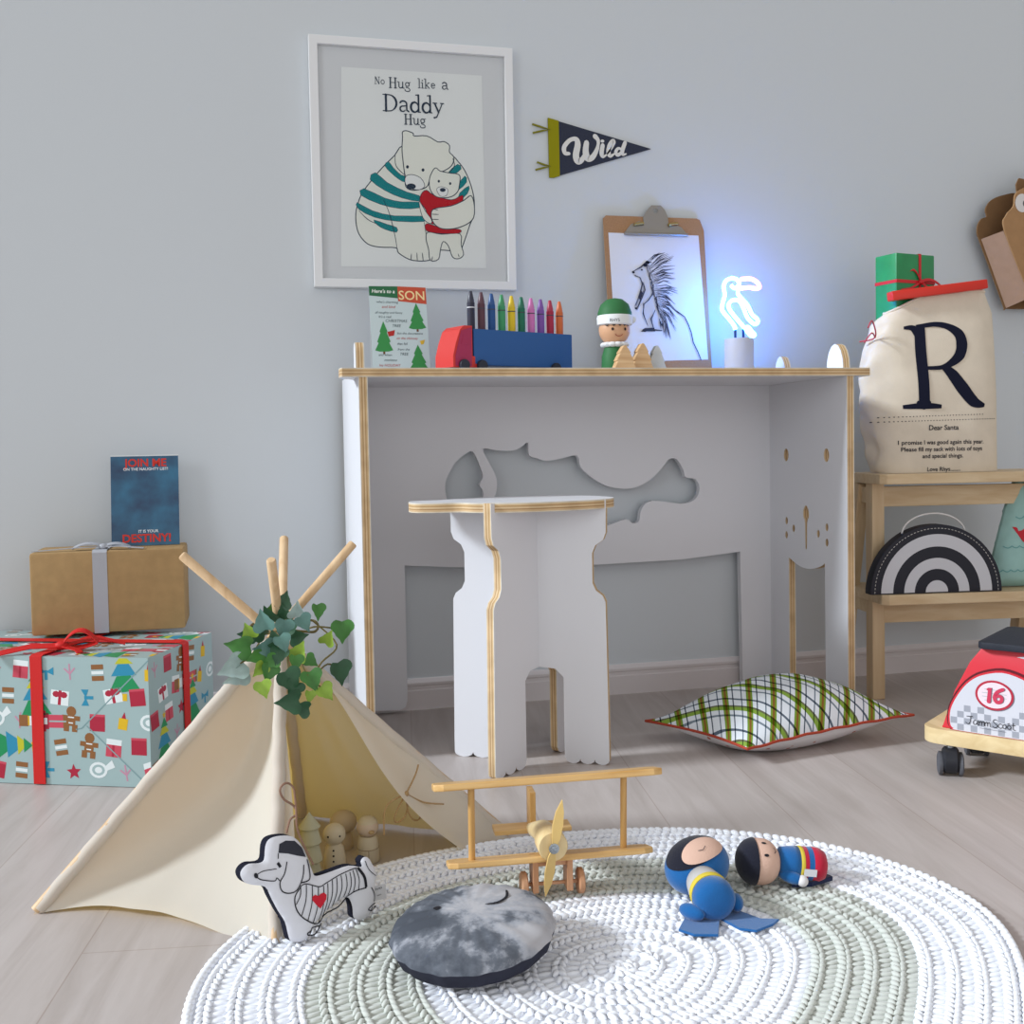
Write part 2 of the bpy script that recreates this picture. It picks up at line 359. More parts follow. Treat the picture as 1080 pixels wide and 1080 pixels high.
fish_body = [(.49, .565), (.521, .561), (.556, .56), (.575, .567), (.591, .577), (.593, .55), (.612, .542), (.633, .536), (.668, .541), (.703, .546), (.711, .52), (.742, .493), (.778, .475), (.828, .47), (.872, .487), (.904, .516), (.92, .534), (.939, .533), (.954, .509), (.96, .492), (.984, .487), (.993, .466), (.983, .442), (.948, .432), (.878, .441), (.852, .422), (.846, .396), (.83, .392), (.815, .401), (.771, .388), (.715, .374), (.618, .377), (.529, .404), (.505, .445), (.516, .465), (.52, .487), (.517, .507), (.503, .535)]
bk = [(XL, .012), (.296, .008), (.309, .013), (.314, .028), (.314, .319), (.416, .311), (.561, .303), (.745, .302), (.948, .305), (1.092, .317), (1.096, .01), (XR, .01), (XR, ZT-T), (XL, ZT-T)]
g = MB(); g.prism(bk, frame((0, YB, 0), X_, Z_), -T, 0, WHITE, WHITE, [smooth(fish_head, 3), smooth(fish_body, 3)]); g.build('back_panel', desk, sm=30)
g = MB(); top = [(.163, YF-.004), (1.219, YF-.004), (1.2218, YF), (1.2218, YF+.03), (1.212, YF+.06), (1.195, YF+.10), (1.189, 2.302), (.1965, 2.302), (.1965, YF+.10), (.178, YF+.06), (.160, YF+.03), (.160, YF)]
g.prism(top, frame((0, 0, ZT-T), X_, Y_), 0, T, WHITE, ply('ply_top', (0, 0, 1), ZT-T/2)); g.build('desktop', desk, sm=30)

# ---------------------------------------------------------------- stool
stool = thing('stool', 'white plywood stool of two crossed panels standing before the desk', 'stool', (.494, 1.868, 0))
ZS = .4735
def toes(s0, s1):
    n = 3; d = (s1-s0)/n; out = []
    for k in range(n): out += [(s0+d*(k+.5)-d*.5*cos(a), .009-.009*sin(a)) for a in [pi*i/6 for i in range(7)]]
    return out
def halfp(e):      # right-hand half outline from the arch out to the rim
    return [(.05, .155)]+[(.05, .012)]+toes(.052, e)+[(e, .03), (e-.003, .292), (e-.008, .303), (e-.02, .312), (e-.026, .325), (e-.026, .378), (e-.02, .392), (e-.006, .402), (e-.001, .415), (e, ZS)]
def stool_panel(d, e0, e1):
    R_ = halfp(e1); L_ = [(-p[0], p[1]) for p in halfp(e0)][::-1]
    arch = [(-.035, .17), (0, .173), (.035, .17)]
    out = L_+arch+R_
    ex = V((d[0], d[1], 0)).normalized(); nn = ex.cross(Z_)
    g = MB(); g.prism(out, frame((.494, 1.868, 0), ex, Z_), -T/2, T/2, WHITE, ply('ply_stool_%d' % (d[0]*100), tuple(nn), 0)); g.build('leg_panel', stool, sm=30)
stool_panel((.76, .65), .142, .142); stool_panel((.874, -.486), .158, .131)
seat = smooth([(.392, 1.779), (.46, 1.764), (.54, 1.774), (.605, 1.80), (.638, 1.86), (.605, 1.955), (.52, 1.995), (.43, 1.99), (.362, 1.955), (.335, 1.935), (.285, 1.925), (.27, 1.895), (.272, 1.85), (.30, 1.832), (.348, 1.822), (.366, 1.797)], 4)
g = MB(); g.prism(seat, frame((0, 0, ZS-T), X_, Y_), 0, T+.0006, WHITE, ply('ply_seat', (0, 0, 1), ZS-T/2)); g.build('seat', stool, sm=30)

# ---------------------------------------------------------------- framed print
FX0, FX1, FZ0, FZ1 = .158, .558, .929, 1.414
pf = thing('picture_frame', 'white framed print of two hugging bears hanging on the wall', 'picture', (.358, W, .929))
g = MB(); fm = mat('white_frame_paint', '#e2e3e4', .4, .35); b_ = .018
out = [(FX0-b_, FZ0-b_), (FX1+b_, FZ0-b_), (FX1+b_, FZ1+b_), (FX0-b_, FZ1+b_)]; inn = [(FX0, FZ0), (FX1, FZ0), (FX1, FZ1), (FX0, FZ1)]
g.prism(out, frame((0, W, 0), X_, Z_), .001, .022, fm, None, [inn]); g.build('frame', pf, sm=0, bevel=.0012)
g = MB(); g.box((.358, W-.006, 1.1715), (.40, .004, .485), mat('print_mount', '#d5d8db', .8, .1)); g.build('mount', pf, sm=0)
FW, FH = FX1-FX0, FZ1-FZ0
h_ = homog([(57, 80), (808, 124), (828, 1032), (77, 1025)], FW, FH)
H = lambda pts: [h_(p) for p in pts]
fr = frame((FX0, W-.0085, FZ0), X_, Z_)
g = MB(); ink = mat('print_ink', '#2c3a4c', .8, .1); cream = mat('print_cream', '#e3e6de', .8, .1); teal = mat('print_teal', '#1c8288', .8, .1); red = mat('print_red', '#b8202c', .8, .1); paper = mat('print_paper', '#e4e8e8', .8, .1)
g.poly(H([(155, 165), (722, 195), (742, 975), (152, 972)]), fr, paper)
S_ = lambda p, n=3: smooth(p, n)
body = [(405, 480), (370, 520), (320, 570), (270, 630), (235, 680), (215, 740), (213, 790), (225, 840), (260, 880), (310, 893), (375, 895), (385, 915), (430, 942), (480, 948), (520, 940), (545, 905), (600, 905), (635, 905), (655, 860), (675, 800), (690, 760), (693, 700), (680, 640), (655, 580), (625, 540), (600, 520), (500, 500)]
def shape(p, m, wd=.0016, n=3):
    q = H([tuple(a[:2]) for a in S_([(x, y, 0) for x, y in p], n)])
    g.poly(q, fr, m)
    if wd: g.stroke(q, wd*1.35, fr, ink, closed=True)
def line(p, wd=.0017, m=None): g.stroke(H([tuple(a[:2]) for a in smooth([(x, y, 0) for x, y in p], 4, False)]), [wd*.6, wd, wd*.6], fr, m or ink)
shape(body, cream)
for st in ([(345, 545), (365, 570), (395, 598), (415, 605), (412, 628), (385, 615), (355, 590), (330, 562)], [(292, 590), (340, 630), (420, 668), (470, 682), (470, 705), (400, 692), (330, 662), (270, 618)], [(245, 655), (330, 693), (400, 708), (468, 708), (468, 732), (390, 735), (310, 718), (232, 682)], [(217, 712), (280, 745), (370, 765), (490, 765), (490, 787), (380, 787), (290, 772), (225, 740)], [(285, 782), (340, 800), (378, 812), (378, 832), (330, 820), (300, 803)], [(625, 553), (640, 572), (605, 597), (585, 590)], [(655, 600), (662, 625), (632, 655), (625, 640)], [(672, 640), (665, 672), (630, 700), (634, 670)]):
    shape(st, teal, .0006, 2)
shape([(402, 445), (402, 425), (418, 420), (445, 430), (449, 441), (500, 440), (545, 464), (570, 462), (592, 478), (592, 505), (610, 525), (600, 560), (560, 585), (520, 592), (505, 640), (480, 655), (440, 660), (415, 645), (412, 605), (406, 560), (400, 500)], cream, .0015)
shape([(415, 605), (440, 597), (475, 610), (492, 642), (470, 658), (430, 652), (413, 632)], paper, .001)
g.poly(H(ell(437, 645, 19, 12)), fr, ink); g.poly(H(ell(422, 566, 6, 7, 10)), fr, ink); g.poly(H(ell(485, 578, 6, 7, 10)), fr, ink)
line([(372, 515), (375, 560), (400, 590), (415, 600)]); line([(325, 700), (350, 760), (372, 850), (380, 900)]); line([(225, 745), (260, 780), (300, 800)]); line([(490, 790), (500, 850), (518, 935)]); line([(605, 530), (612, 560), (590, 590)])
shape([(505, 830), (560, 838), (635, 835), (640, 880), (650, 920), (630, 937), (605, 930), (588, 885), (567, 868), (556, 900), (548, 940), (515, 945), (508, 900), (498, 860)], cream, .0014)
shape([(500, 660), (530, 680), (600, 698), (640, 680), (648, 690), (636, 760), (636, 800), (560, 800), (510, 790), (497, 740), (472, 705), (480, 672)], red, .001)
shape([(500, 795), (560, 812), (635, 818), (630, 833), (560, 835), (500, 825)], red, .0008)
shape([(528, 575), (540, 570), (555, 582), (600, 590), (620, 592), (635, 602), (632, 640), (625, 665), (600, 685), (560, 690), (530, 680), (512, 650), (512, 610)], cream, .0014)
shape([(540, 655), (560, 645), (585, 655), (580, 680), (555, 683)], paper, .0007); g.poly(H(ell(565, 658, 12, 8)), fr, ink); g.poly(H(ell(549, 623, 5, 6, 8)), fr, ink); g.poly(H(ell(595, 632, 5, 6, 8)), fr, ink)
shape([(530, 735), (600, 722), (650, 700), (680, 680), (693, 720), (690, 770), (660, 798), (610, 815), (560, 815), (530, 795), (518, 762)], cream, .0015)
shape([(470, 705), (495, 745), (520, 780), (515, 795), (490, 780), (475, 745)], cream, .001)
for q in ([(545, 740), (525, 735)], [(548, 758), (520, 757)], [(548, 778), (522, 778)], [(438, 920), (436, 945)], [(460, 915), (462, 947)], [(482, 915), (486, 947)], [(520, 945), (524, 930)], [(632, 930), (628, 918)]): line(q, .0018)
# lettering of the print, drawn stroke by stroke
def arc(cx, cy, rx, ry, a0, a1, n=12): return [(cx+rx*cos(radians(a0+(a1-a0)*i/(n-1))), cy+ry*sin(radians(a0+(a1-a0)*i/(n-1)))) for i in range(n)]
TK, TN = .095, .045
GL = {'D': (.70, [([(.15, 0), (.15, .72)], TK), ([(.02, .72), (.28, .72)]+arc(.28, .36, .34, .36, 90, -90)+[(.02, 0)], [TN, TN, TK, TK, TN, TN])]),
 'd': (.50, [([(.40, .03), (.40, .78)], TK*.8), ([(.28, .77), (.40, .78)], TN), (arc(.22, .23, .17, .22, 20, 340, 16), [TN, TK, TK, TN]), ([(.36, .03), (.48, .02)], TN)]),
 'a': (.46, [(arc(.20, .35, .15, .13, 160, 0, 8)+[(.35, .08), (.44, .02)], TK*.75), ([(.35, .27), (.2, .25)]+arc(.17, .13, .12, .12, 90, 330, 10), [TN, TK*.8, TN])]),
 'y': (.48, [([(.08, .45), (.25, .05)], TK*.8), ([(.42, .45), (.25, .05), (.16, -.16), (.05, -.19)], [TN, TN, TK*.8]), ([(.0, .46), (.17, .46)], TN), ([(.34, .46), (.49, .46)], TN)]),
 'H': (.62, [([(.13, 0), (.13, .72)], TK), ([(.49, 0), (.49, .72)], TK), ([(.13, .38), (.49, .38)], TN)]+[([(x-.1, y), (x+.1, y)], TN) for x in (.13, .49) for y in (0, .72)]),
 'N': (.62, [([(.12, 0), (.12, .72)], TN), ([(.12, .72), (.5, 0)], TK), ([(.5, 0), (.5, .72)], TN), ([(.02, 0), (.22, 0)], TN), ([(.4, .72), (.6, .72)], TN)]),
 'u': (.48, [([(.0, .45), (.1, .45), (.1, .14)]+arc(.22, .14, .12, .12, 180, 330, 8)+[(.36, .12)], TK*.75), ([(.37, .45), (.37, .03), (.46, .02)], TK*.8)]),
 'g': (.46, [(arc(.2, .30, .14, .14, 0, 360, 16), TK*.65), ([(.3, .42), (.42, .46)], TN), ([(.12, .17), (.1, .08), (.3, .04), (.38, -.06)]+arc(.2, -.1, .18, .1, 20, -200, 12), TK*.6)]),
 'o': (.46, [(arc(.22, .23, .17, .21, 0, 360, 18), TK*.7)]),
 'l': (.24, [([(.02, .77), (.12, .78), (.12, 0)], TK*.8), ([(.02, 0), (.22, 0)], TN)]),
 'i': (.24, [([(.02, .45), (.12, .46), (.12, 0)], TK*.8), ([(.02, 0), (.22, 0)], TN), ([(.12, .62), (.121, .63)], TK*1.1)]),
 'k': (.50, [([(.02, .77), (.12, .78), (.12, 0)], TK*.8), ([(.38, .46), (.13, .2)], TN), ([(.2, .26), (.42, .01)], TK*.8), ([(.02, 0), (.22, 0)], TN), ([(.3, .46), (.46, .46)], TN)]),
 'e': (.44, [([(.08, .24), (.36, .26)]+arc(.22, .24, .15, .2, 10, 320, 14), TK*.65)])}
def word(g, t, x, y, size, fr, m):
    for ch in t:
        if ch == ' ': x += .22*size; continue
        adv, st = GL[ch]
        for p, wd in st:
            ws = [a*size for a in wd] if isinstance(wd, list) else wd*size
            g.stroke([(x+a*size, y+b*size) for a, b in p], ws, fr, m)
        x += (adv+.03)*size
for t, px, sz in (('No', (288, 232), .0205), ('Hug', (346, 247), .0295), ('like', (464, 247), .0255), ('a', (560, 252), .031), ('Daddy', (322, 340), .0475), ('Hug', (408, 394), .0295)):
    q = h_(px); word(g, t, q[0], q[1], sz, fr, ink)
g.build('bear_print', pf, sm=0)
gl = bpy.data.materials.new('picture_glass'); gl.use_nodes = True; nt = gl.node_tree; nt.nodes.clear()
o_ = nt.nodes.new('ShaderNodeOutputMaterial'); t_ = nt.nodes.new('ShaderNodeBsdfTransparent'); gg = nt.nodes.new('ShaderNodeBsdfGlossy'); gg.inputs['Roughness'].default_value = .05; fn = nt.nodes.new('ShaderNodeFresnel'); fn.inputs[0].default_value = 1.16; mm = nt.nodes.new('ShaderNodeMixShader')
nt.links.new(fn.outputs[0], mm.inputs[0]); nt.links.new(t_.outputs[0], mm.inputs[1]); nt.links.new(gg.outputs[0], mm.inputs[2]); nt.links.new(mm.outputs[0], o_.inputs[0])
g = MB(); g.box((.358, W-.013, 1.1715), (.40, .0015, .485), gl); g.build('glass_pane', pf, sm=0)

# ---------------------------------------------------------------- pennant
pn = thing('pennant', 'dark felt pennant reading Wild with an olive band, pinned on the wall', 'pennant', (.66, W, 1.22))
ap = affine([(195, 108), (216, 554), (979, 338)], [(.658, 1.292), (.662, 1.164), (.9, 1.237)])
fr = frame((0, W-.001, 0), X_, Z_)
A_ = lambda p: [ap(q) for q in p]
g = MB(); g.prism(A_([(272, 130), (978, 341), (280, 546)]), fr, 0, .003, mat('charcoal_felt', '#363a48', .95, .05, noise_amt=.1, noise_scale=300, sheen=.2)); g.build('felt_body', pn, sm=0)
g = MB(); g.prism(A_([(196, 106), (275, 128), (285, 548), (240, 562), (208, 560)]), fr, 0, .0042, mat('olive_felt', '#8f8a1c', .95, .05)); g.build('olive_band', pn, sm=0)
g = MB(); ol = mat('olive_tie_felt', '#848030', .95, .05)
for pp in ([(80, 155), (150, 178), (210, 196), (150, 206), (85, 222)], [(115, 443), (165, 462), (215, 474), (165, 486), (105, 502)]):
    g = MB(); g.tube([fr(*q, .004) for q in A_(pp)], .0022, ol, 6); g.build('tie', pn)
g = MB(); wl = mat('cream_lettering', '#dcdbd6', .9, .05); k = .000345
for p, wd in (([(352, 378), (322, 372), (318, 325), (360, 275), (405, 268), (418, 310), (405, 390), (420, 437), (450, 425), (478, 370), (486, 300)], [22, 30, 26, 40, 44, 30, 14]), ([(484, 295), (478, 360), (492, 415), (530, 405), (565, 340), (572, 280), (548, 245)], [34, 44, 36, 20, 32]), ([(606, 315), (598, 375), (608, 402), (634, 388)], [28, 30, 20, 10]), ([(634, 388), (672, 340), (694, 295), (684, 278), (662, 310), (650, 365), (664, 397), (694, 380)], [10, 14, 22, 32, 28, 10]), ([(755, 348), (725, 338), (706, 365), (718, 388), (742, 376), (760, 345)], [14, 22, 24, 14]), ([(776, 295), (756, 355), (760, 385), (786, 380)], [26, 28, 20, 8])):
    g.stroke(A_([tuple(a[:2]) for a in smooth([(x, y, 0) for x, y in p], 5, False)]), [a*k for a in wd], fr, wl, h=.0034+len(g.f)*2e-6)
g.poly(A_(ell(604, 282, 14, 12)), fr, wl, h=.0035); g.build('lettering', pn, sm=0)

# ---------------------------------------------------------------- cardboard animal head on the wall
ah = thing('cardboard_animal_head', 'brown cardboard animal head with scalloped mane mounted on the wall', 'wall decoration', (1.84, W, 1.0))
cbd = mat('cardboard_brown', '#a8835e', .85, .1, noise_amt=.06, noise_scale=60); cbk = mat('cardboard_dark', '#7d5f42', .85, .1, noise_amt=.06, noise_scale=60); cbl = mat('cardboard_light', '#a98b78', .85, .1, noise_amt=.05, noise_scale=60)
XC = 1.862
half = [(0, 1.155), (-.03, 1.165), (-.06, 1.160), (-.085, 1.152), (-.103, 1.14), (-.113, 1.122), (-.110, 1.106), (-.124, 1.100), (-.134, 1.085), (-.136, 1.065), (-.128, 1.045), (-.0935, .965), (-.060, .887), (-.056, .884), (0, .884)]
bp_ = half+[(-x, z) for x, z in half[::-1][1:-1]]
g = MB(); g.prism([tuple(p[:2]) for p in smooth([(XC+x, z, 0) for x, z in bp_], 4)], frame((0, W-.03, 0), X_, Z_), 0, .004, cbk); g.build('mane_plate', ah, sm=0)
fh = [(0, 1.170), (-.03, 1.168), (-.062, 1.150), (-.068, 1.12), (-.088, 1.098), (-.092, 1.06), (-.018, .905), (0, .902)]
fp = fh+[(-x, z) for x, z in fh[::-1][1:-1]]
YN = W-.085
g = MB(); fr = frame((0, YN, 0), X_, Z_); g.prism([tuple(p[:2]) for p in smooth([(XC+x-.01, z, 0) for x, z in fp], 4)], fr, 0, .004, cbd)
g.build('face_plate', ah, sm=0)
for sgn in (-1, 1):
    g = MB(); g.poly(ell(XC-.01+sgn*.045, 1.128, .0195, .022, 20), frame((0, YN-.0045, 0), X_, Z_), mat('eye_white_card', '#d9d6d4', .8), h=.0003); g.poly(ell(XC-.01+sgn*.045+.009, 1.127, .0075, .0085, 14), frame((0, YN-.0048, 0), X_, Z_), mat('eye_grey', '#6a6668', .6), h=.0004); g.build('eye', ah, sm=0)
    g = MB(); a = [(XC+sgn*.128, W-.03, 1.05), (XC+sgn*.058, W-.03, .884), (XC-.01+sgn*.018, YN+.002, .905), (XC-.01+sgn*.092, YN+.002, 1.062)]
    n = .003; g.add(a+[V(p)+V((sgn*-n, n, 0)) for p in a], [(0, 1, 2, 3), (7, 6, 5, 4), (0, 4, 5, 1), (1, 5, 6, 2), (2, 6, 7, 3), (3, 7, 4, 0)], cbl); g.build('cheek_panel', ah, sm=0)
    g = MB(); g.prism([(XC+sgn*.045-.013, 1.148), (XC+sgn*.045-.016, 1.175), (XC+sgn*.045-.008, 1.19), (XC+sgn*.045+.006, 1.188), (XC+sgn*.045+.012, 1.15)], frame((0, YN+.012, 0), X_, Z_), 0, .004, cbk); g.build('horn', ah, sm=0)
g = MB(); g.prism(ell(XC-.003, 1.195, .022, .032, 18), frame((0, YN+.02, 0), X_, Z_), 0, .004, mat('card_pale', '#c3b9b4', .85)); g.build('ear_plate', ah, sm=0)
g = MB(); g.box((XC-.005, W-.045, 1.02), (.03, .088, .20), cbk); g.build('spine', ah, sm=0)

# ---------------------------------------------------------------- things on the desk
# clipboard
cb = thing('clipboard', 'brown clipboard holding a pencil animal drawing, leaning against the wall behind the desk', 'clipboard', (.9, 2.28, ZT))
q4 = affine([(100, 140), (650, 150), (690, 1000)], [(.780, 1.08), (1.011, 1.081), (1.02, .745)])
fr = frame((0, 2.268, ZT), X_, (0, .042, .366))
Q = lambda p: [(q4(a)[0], q4(a)[1]-ZT) for a in p]
g = MB(); bo = [(.781, .001), (1.020, .001), (1.020, .34), (1.0115, .365), (1.004, .368), (.786, .368), (.7795, .362), (.7795, .33)]
g.prism(bo, fr, 0, .003, mat('hardboard', '#a57e5c', .6, .2, noise_amt=.12, noise_scale=400)); g.build('board', cb, sm=0)
g = MB(); gy = [mat('pencil_%d' % i, c, .9, .05) for i, c in enumerate(('#c9c8cc', '#9a9aa2', '#6a6a74', '#3c3d48', '#23242d'))]
fp_ = lambda x, y, h=0: fr(x, y, .0032+h)
g.poly(Q([(125, 232), (640, 245), (670, 968), (150, 972)]), fp_, mat('drawing_paper', '#dcdce2', .85, .1), h=.0001)
an = [(250, 460), (275, 440), (300, 430), (330, 400), (360, 420), (375, 500), (400, 560), (410, 640), (420, 760), (410, 800), (350, 805), (292, 800), (312, 780), (330, 770), (300, 720), (310, 640), (268, 680), (257, 660), (285, 600), (300, 540), (290, 490), (262, 480)]
g.poly(Q(an), fp_, gy[0])
rnd = random.Random(3)
tips = [(415, 350), (440, 345), (470, 355), (490, 365), (478, 395), (500, 430), (480, 440), (497, 470), (480, 480), (495, 502), (470, 520), (500, 560), (508, 580), (480, 590), (490, 640), (470, 640), (500, 690), (520, 705), (485, 710), (500, 745), (470, 760), (490, 800), (455, 830), (465, 845), (435, 835), (425, 820)]
for i, t in enumerate(tips):
    f = i/len(tips); b0 = (345+75*f, 405+340*f)
    for j in range(4):
        a = (b0[0]+rnd.uniform(-12, 12), b0[1]+rnd.uniform(-20, 20)); e = (t[0]+rnd.uniform(-12, 6), t[1]+rnd.uniform(-10, 10))
        m1 = ((a[0]+e[0])/2+6, (a[1]+e[1])/2-14)
        g.stroke(Q([a, m1, e]), [.0004, .0016+.001*(j == 0), .0002], fp_, gy[1+(i+j) % 4], caps=False)
for i in range(60):
    f = rnd.random(); a = (335+75*f+rnd.uniform(-8, 10), 400+370*f); g.stroke(Q([a, (a[0]+rnd.uniform(0, 14), a[1]+rnd.uniform(25, 50))]), [.0018, .0004], fp_, gy[2+i % 3], caps=False)
for p in ([(250, 460), (300, 432), (335, 400), (360, 405)], [(265, 480), (295, 490), (305, 530), (290, 590), (262, 655)], [(360, 545), (365, 580), (340, 620), (305, 650)], [(310, 640), (303, 700), (325, 765)], [(375, 680), (350, 730), (360, 780)], [(292, 800), (340, 790), (410, 800)], [(310, 520), (318, 560), (300, 610), (268, 678)]):
    for j in range(4): g.stroke(Q([(x+rnd.uniform(-4, 4), y+rnd.uniform(-4, 4)) for x, y in p]), [.0008, .002, .0008], fp_, gy[2+j % 2], sm=0, caps=False)
for c, r in (((257, 462), 8), ((305, 448), 6), ((325, 420), 12), ((340, 405), 12), ((310, 795), 12), ((265, 668), 7)): g.poly(Q(ell(*c, r, r*.8, 10)), fp_, gy[4])
g.poly(Q([(290, 800), (310, 783), (365, 780), (370, 802)]), fp_, gy[3]); g.poly(Q([(280, 600), (296, 560), (306, 580), (290, 625)]), fp_, gy[3])
g.stroke(Q([(500, 690), (540, 720), (560, 765), (575, 810), (585, 870), (610, 925), (626, 970)]), .0022, fp_, gy[4])
g.build('drawing', cb, sm=0)
g = MB(); st = mat('clip_steel', '#9a958f', .35, .5, metal=.8)
g.prism(Q([(325, 200), (322, 140), (350, 95), (372, 72), (425, 72), (447, 98), (464, 140), (468, 205)]), fr, .004, .0055, st, None, [Q(ell(395, 105, 13, 13, 12))])
g.prism(Q([(215, 232), (250, 185), (300, 165), (330, 200), (465, 205), (490, 175), (540, 200), (570, 238)]), fr, .004, .006, st)
c0, c1 = Q([(212, 240), (572, 246)]); g.tube([fr(c0[0], c0[1], .008), fr(c1[0], c1[1], .008)], .0038, st)
g.build('clip', cb, sm=30)
br_ = mat('clip_brass', '#a58c55', .35, .5, metal=.8)
for x in (295, 490):
    a, b2 = Q([(x-28, 188), (x+25, 180)]); g = MB(); g.tube([fr(a[0], a[1], .0095), fr(b2[0], b2[1], .0095)], .0036, br_, 10); g.build('spring', cb, sm=30)

# neon toucan lamp
lp = thing('toucan_lamp', 'glowing neon toucan lamp on a white round base on the desk', 'lamp', (1.0355, 2.19, ZT))
LY = 2.19
dz = lambda p: ((p[0])*1.0139, LY, .57+(p[1]-.57)*1.0139)
g = MB(); g.lathe([(.031, 0), (.032, .002), (.032, .079), (.031, .081), (.0005, .081)], (1.0355*1.0139, LY, ZT), Z_, mat('lamp_base_white', '#b9bac6', .5), 32); g.build('base', lp)
cy, pk = glow('neon_cyan', (.03, .27, 1.0), 42), glow('neon_pink', (1, .22, .75), 9)
bd = [(1.027, .813), (1.024, .822), (1.010, .839), (.997, .854), (.997, .866), (1.003, .886), (1.001, .906), (1.007, .918), (1.020, .923), (1.033, .92), (1.036, .909), (1.027, .902), (1.018, .908)]
wg = [(1.046, .813), (1.056, .819), (1.066, .809), (1.072, .802), (1.066, .799), (1.056, .808), (1.041, .825), (1.017, .852), (1.012, .866), (1.021, .876), (1.036, .875), (1.047, .859), (1.056, .839), (1.071, .826), (1.08, .829), (1.078, .837), (1.067, .846), (1.056, .866), (1.043, .88), (1.034, .89), (1.035, .9)]
bk_ = [(1.042, .922), (1.064, .923), (1.079, .916), (1.085, .906), (1.077, .902), (1.06, .904), (1.042, .902)]
g = MB(); g.tube(smooth([dz(p) for p in bd], 5, False), .0042, cy, 10); g.tube(smooth([dz(p) for p in wg], 5, False), .0042, cy, 10); g.build('body_tube', lp)
g = MB(); g.tube(smooth([dz(p) for p in bk_], 5, False), .0042, pk, 10); g.build('beak_tube', lp)
for p in (1.027, 1.046):
    g = MB(); a = dz((p, .795)); b2 = dz((p, .815)); g.tube([a, b2], .0028, mat('tube_cap_blue', '#1c3c66', .5), 10); g.build('tube_cap', lp)

# greeting card and crayon lorry
gc = thing('greeting_card', 'tall greeting card with green fir trees and a red SON panel standing on the desk', 'card', (.302, 2.17, ZT))
fr = frame((.243, 2.16, ZT+.0005), (1, .06, 0), (0, .18, 1)); cw, ch = .117, .185
g = MB(); g.box((0, 0, 0), (0, 0, 0), WHITE) if False else None
g.prism([(0, 0), (cw, 0), (cw, ch), (0, ch)], fr, -.001, 0, mat('card_pale_blue', '#c5d5d6', .7, .2))
bb_ = frame((.243, 2.2, ZT+.0005), (1, .06, 0), (0, -.03, 1)); g.prism([(0, 0), (cw, 0), (cw, ch), (0, ch)], bb_, -.001, 0, mat('card_back', '#dfe2e2', .8))
hc = homog([(52, 70), (340, 90), (335, 500), (65, 500)], cw, ch); Q = lambda p: [hc(a) for a in p]
cg, cr_, cd_ = mat('card_green', '#2f6b46', .7), mat('card_red', '#c4523a', .7), mat('card_leaf', '#3c8f4c', .7)
cw_ = mat('card_white', '#eceee8', .7); ct = mat('card_script', '#3a4a52', .7); cred = mat('card_script_red', '#b4302c', .7)
g.poly(Q([(52, 70), (200, 78), (200, 138), (54, 118)]), fr, cg); g.poly(Q([(200, 78), (340, 90), (340, 172), (200, 152)]), fr, cr_)
def tx(t, p, size, m, sh=0, bo=0, al='CENTER'): q = hc(p); g.text(t, size, fr, m, q[0], q[1], al, shear=sh, bold=bo)
tx("Here's to a", (126, 108), .0105, cw_, .2, .02); tx('SON', (270, 148), .027, mat('card_gold', '#f0d9a0', .7), 0, .01)
def fir(c, r, top):
    x, y = c; g.poly(Q([(x, top), (x+r*.45, top+(y-top)*.35), (x+r*.35, top+(y-top)*.38), (x+r*.75, top+(y-top)*.68), (x+r*.6, top+(y-top)*.72), (x+r, y-6), (x+r*.5, y), (x-r*.5, y), (x-r, y-6), (x-r*.6, top+(y-top)*.72), (x-r*.75, top+(y-top)*.68), (x-r*.35, top+(y-top)*.38), (x-r*.45, top+(y-top)*.35)]), fr, cd_)
    g.poly(Q([(x-5, y), (x+5, y), (x+5, y+12), (x-5, y+12)]), fr, mat('card_bark', '#6d4a30', .8))
fir((288, 290), 42, 165); fir((121, 392), 44, 248); fir((284, 480), 46, 362)
g.poly(Q([(140, 300), (178, 292), (172, 318), (146, 322)]), fr, cred); g.poly(Q([(295, 345), (320, 340), (312, 360), (300, 362)]), fr, mat('card_star', '#d9b23c', .7))
for t, p, m, s_ in (("who's charming", (145, 160), ct, .007), ('and kind', (150, 185), cred, .008), ('all naughty and funny', (150, 212), ct, .0066), ("It's a real", (130, 232), ct, .007), ('CHRISTMAS', (185, 255), ct, .0085), ('TREE', (185, 278), ct, .008), ('but the decorations', (250, 314), ct, .0066), ('on the chimney', (235, 337), cred, .007), ('that fell', (210, 362), ct, .007), ('from the', (215, 388), ct, .007), ('TREE', (215, 410), ct, .008), ('and when', (125, 412), ct, .007), ('mistletoe', (150, 436), ct, .007), ('his HOLIDAY', (145, 460), cred, .0075), ('is a dream', (150, 482), ct, .007)): tx(t, p, s_, m, .25)
g.build('folded_card', gc, sm=0); 

lo = thing('toy_lorry', 'toy lorry with red cab and blue crayon block trailer on the desk', 'toy truck', (.53, 2.1, ZT))
ax = V((.232, .10, 0)).normalized(); ay = V((-ax.y, ax.x, 0)); LO = V((.422, 2.045, ZT))
def lw(a, b, c): return LO+ax*a+ay*b+Z_*c
TL = .252
blue = mat('lorry_blue', '#23558f', .45, .4); rd = mat('lorry_red', '#c8322c', .45, .4); mag = mat('lorry_magenta', '#a32850', .45, .4); wk = mat('lorry_wheel', '#2b2e38', .5)
def obox(g, a0, a1, b0, b1, c0, c1, m): g.box(lw((a0+a1)/2, (b0+b1)/2, (c0+c1)/2), (a1-a0, b1-b0, c1-c0), m, (ax, ay, Z_))
g = MB(); obox(g, .004, TL, 0, .062, .013, .083, blue); g.build('trailer', lo, sm=0, bevel=.002)
g = MB(); cabp = [(-.045, .008), (-.045, .03), (-.038, .055), (-.028, .080), (-.018, .088), (.000, .088), (.000, .03), (.012, .028), (.012, .008)]
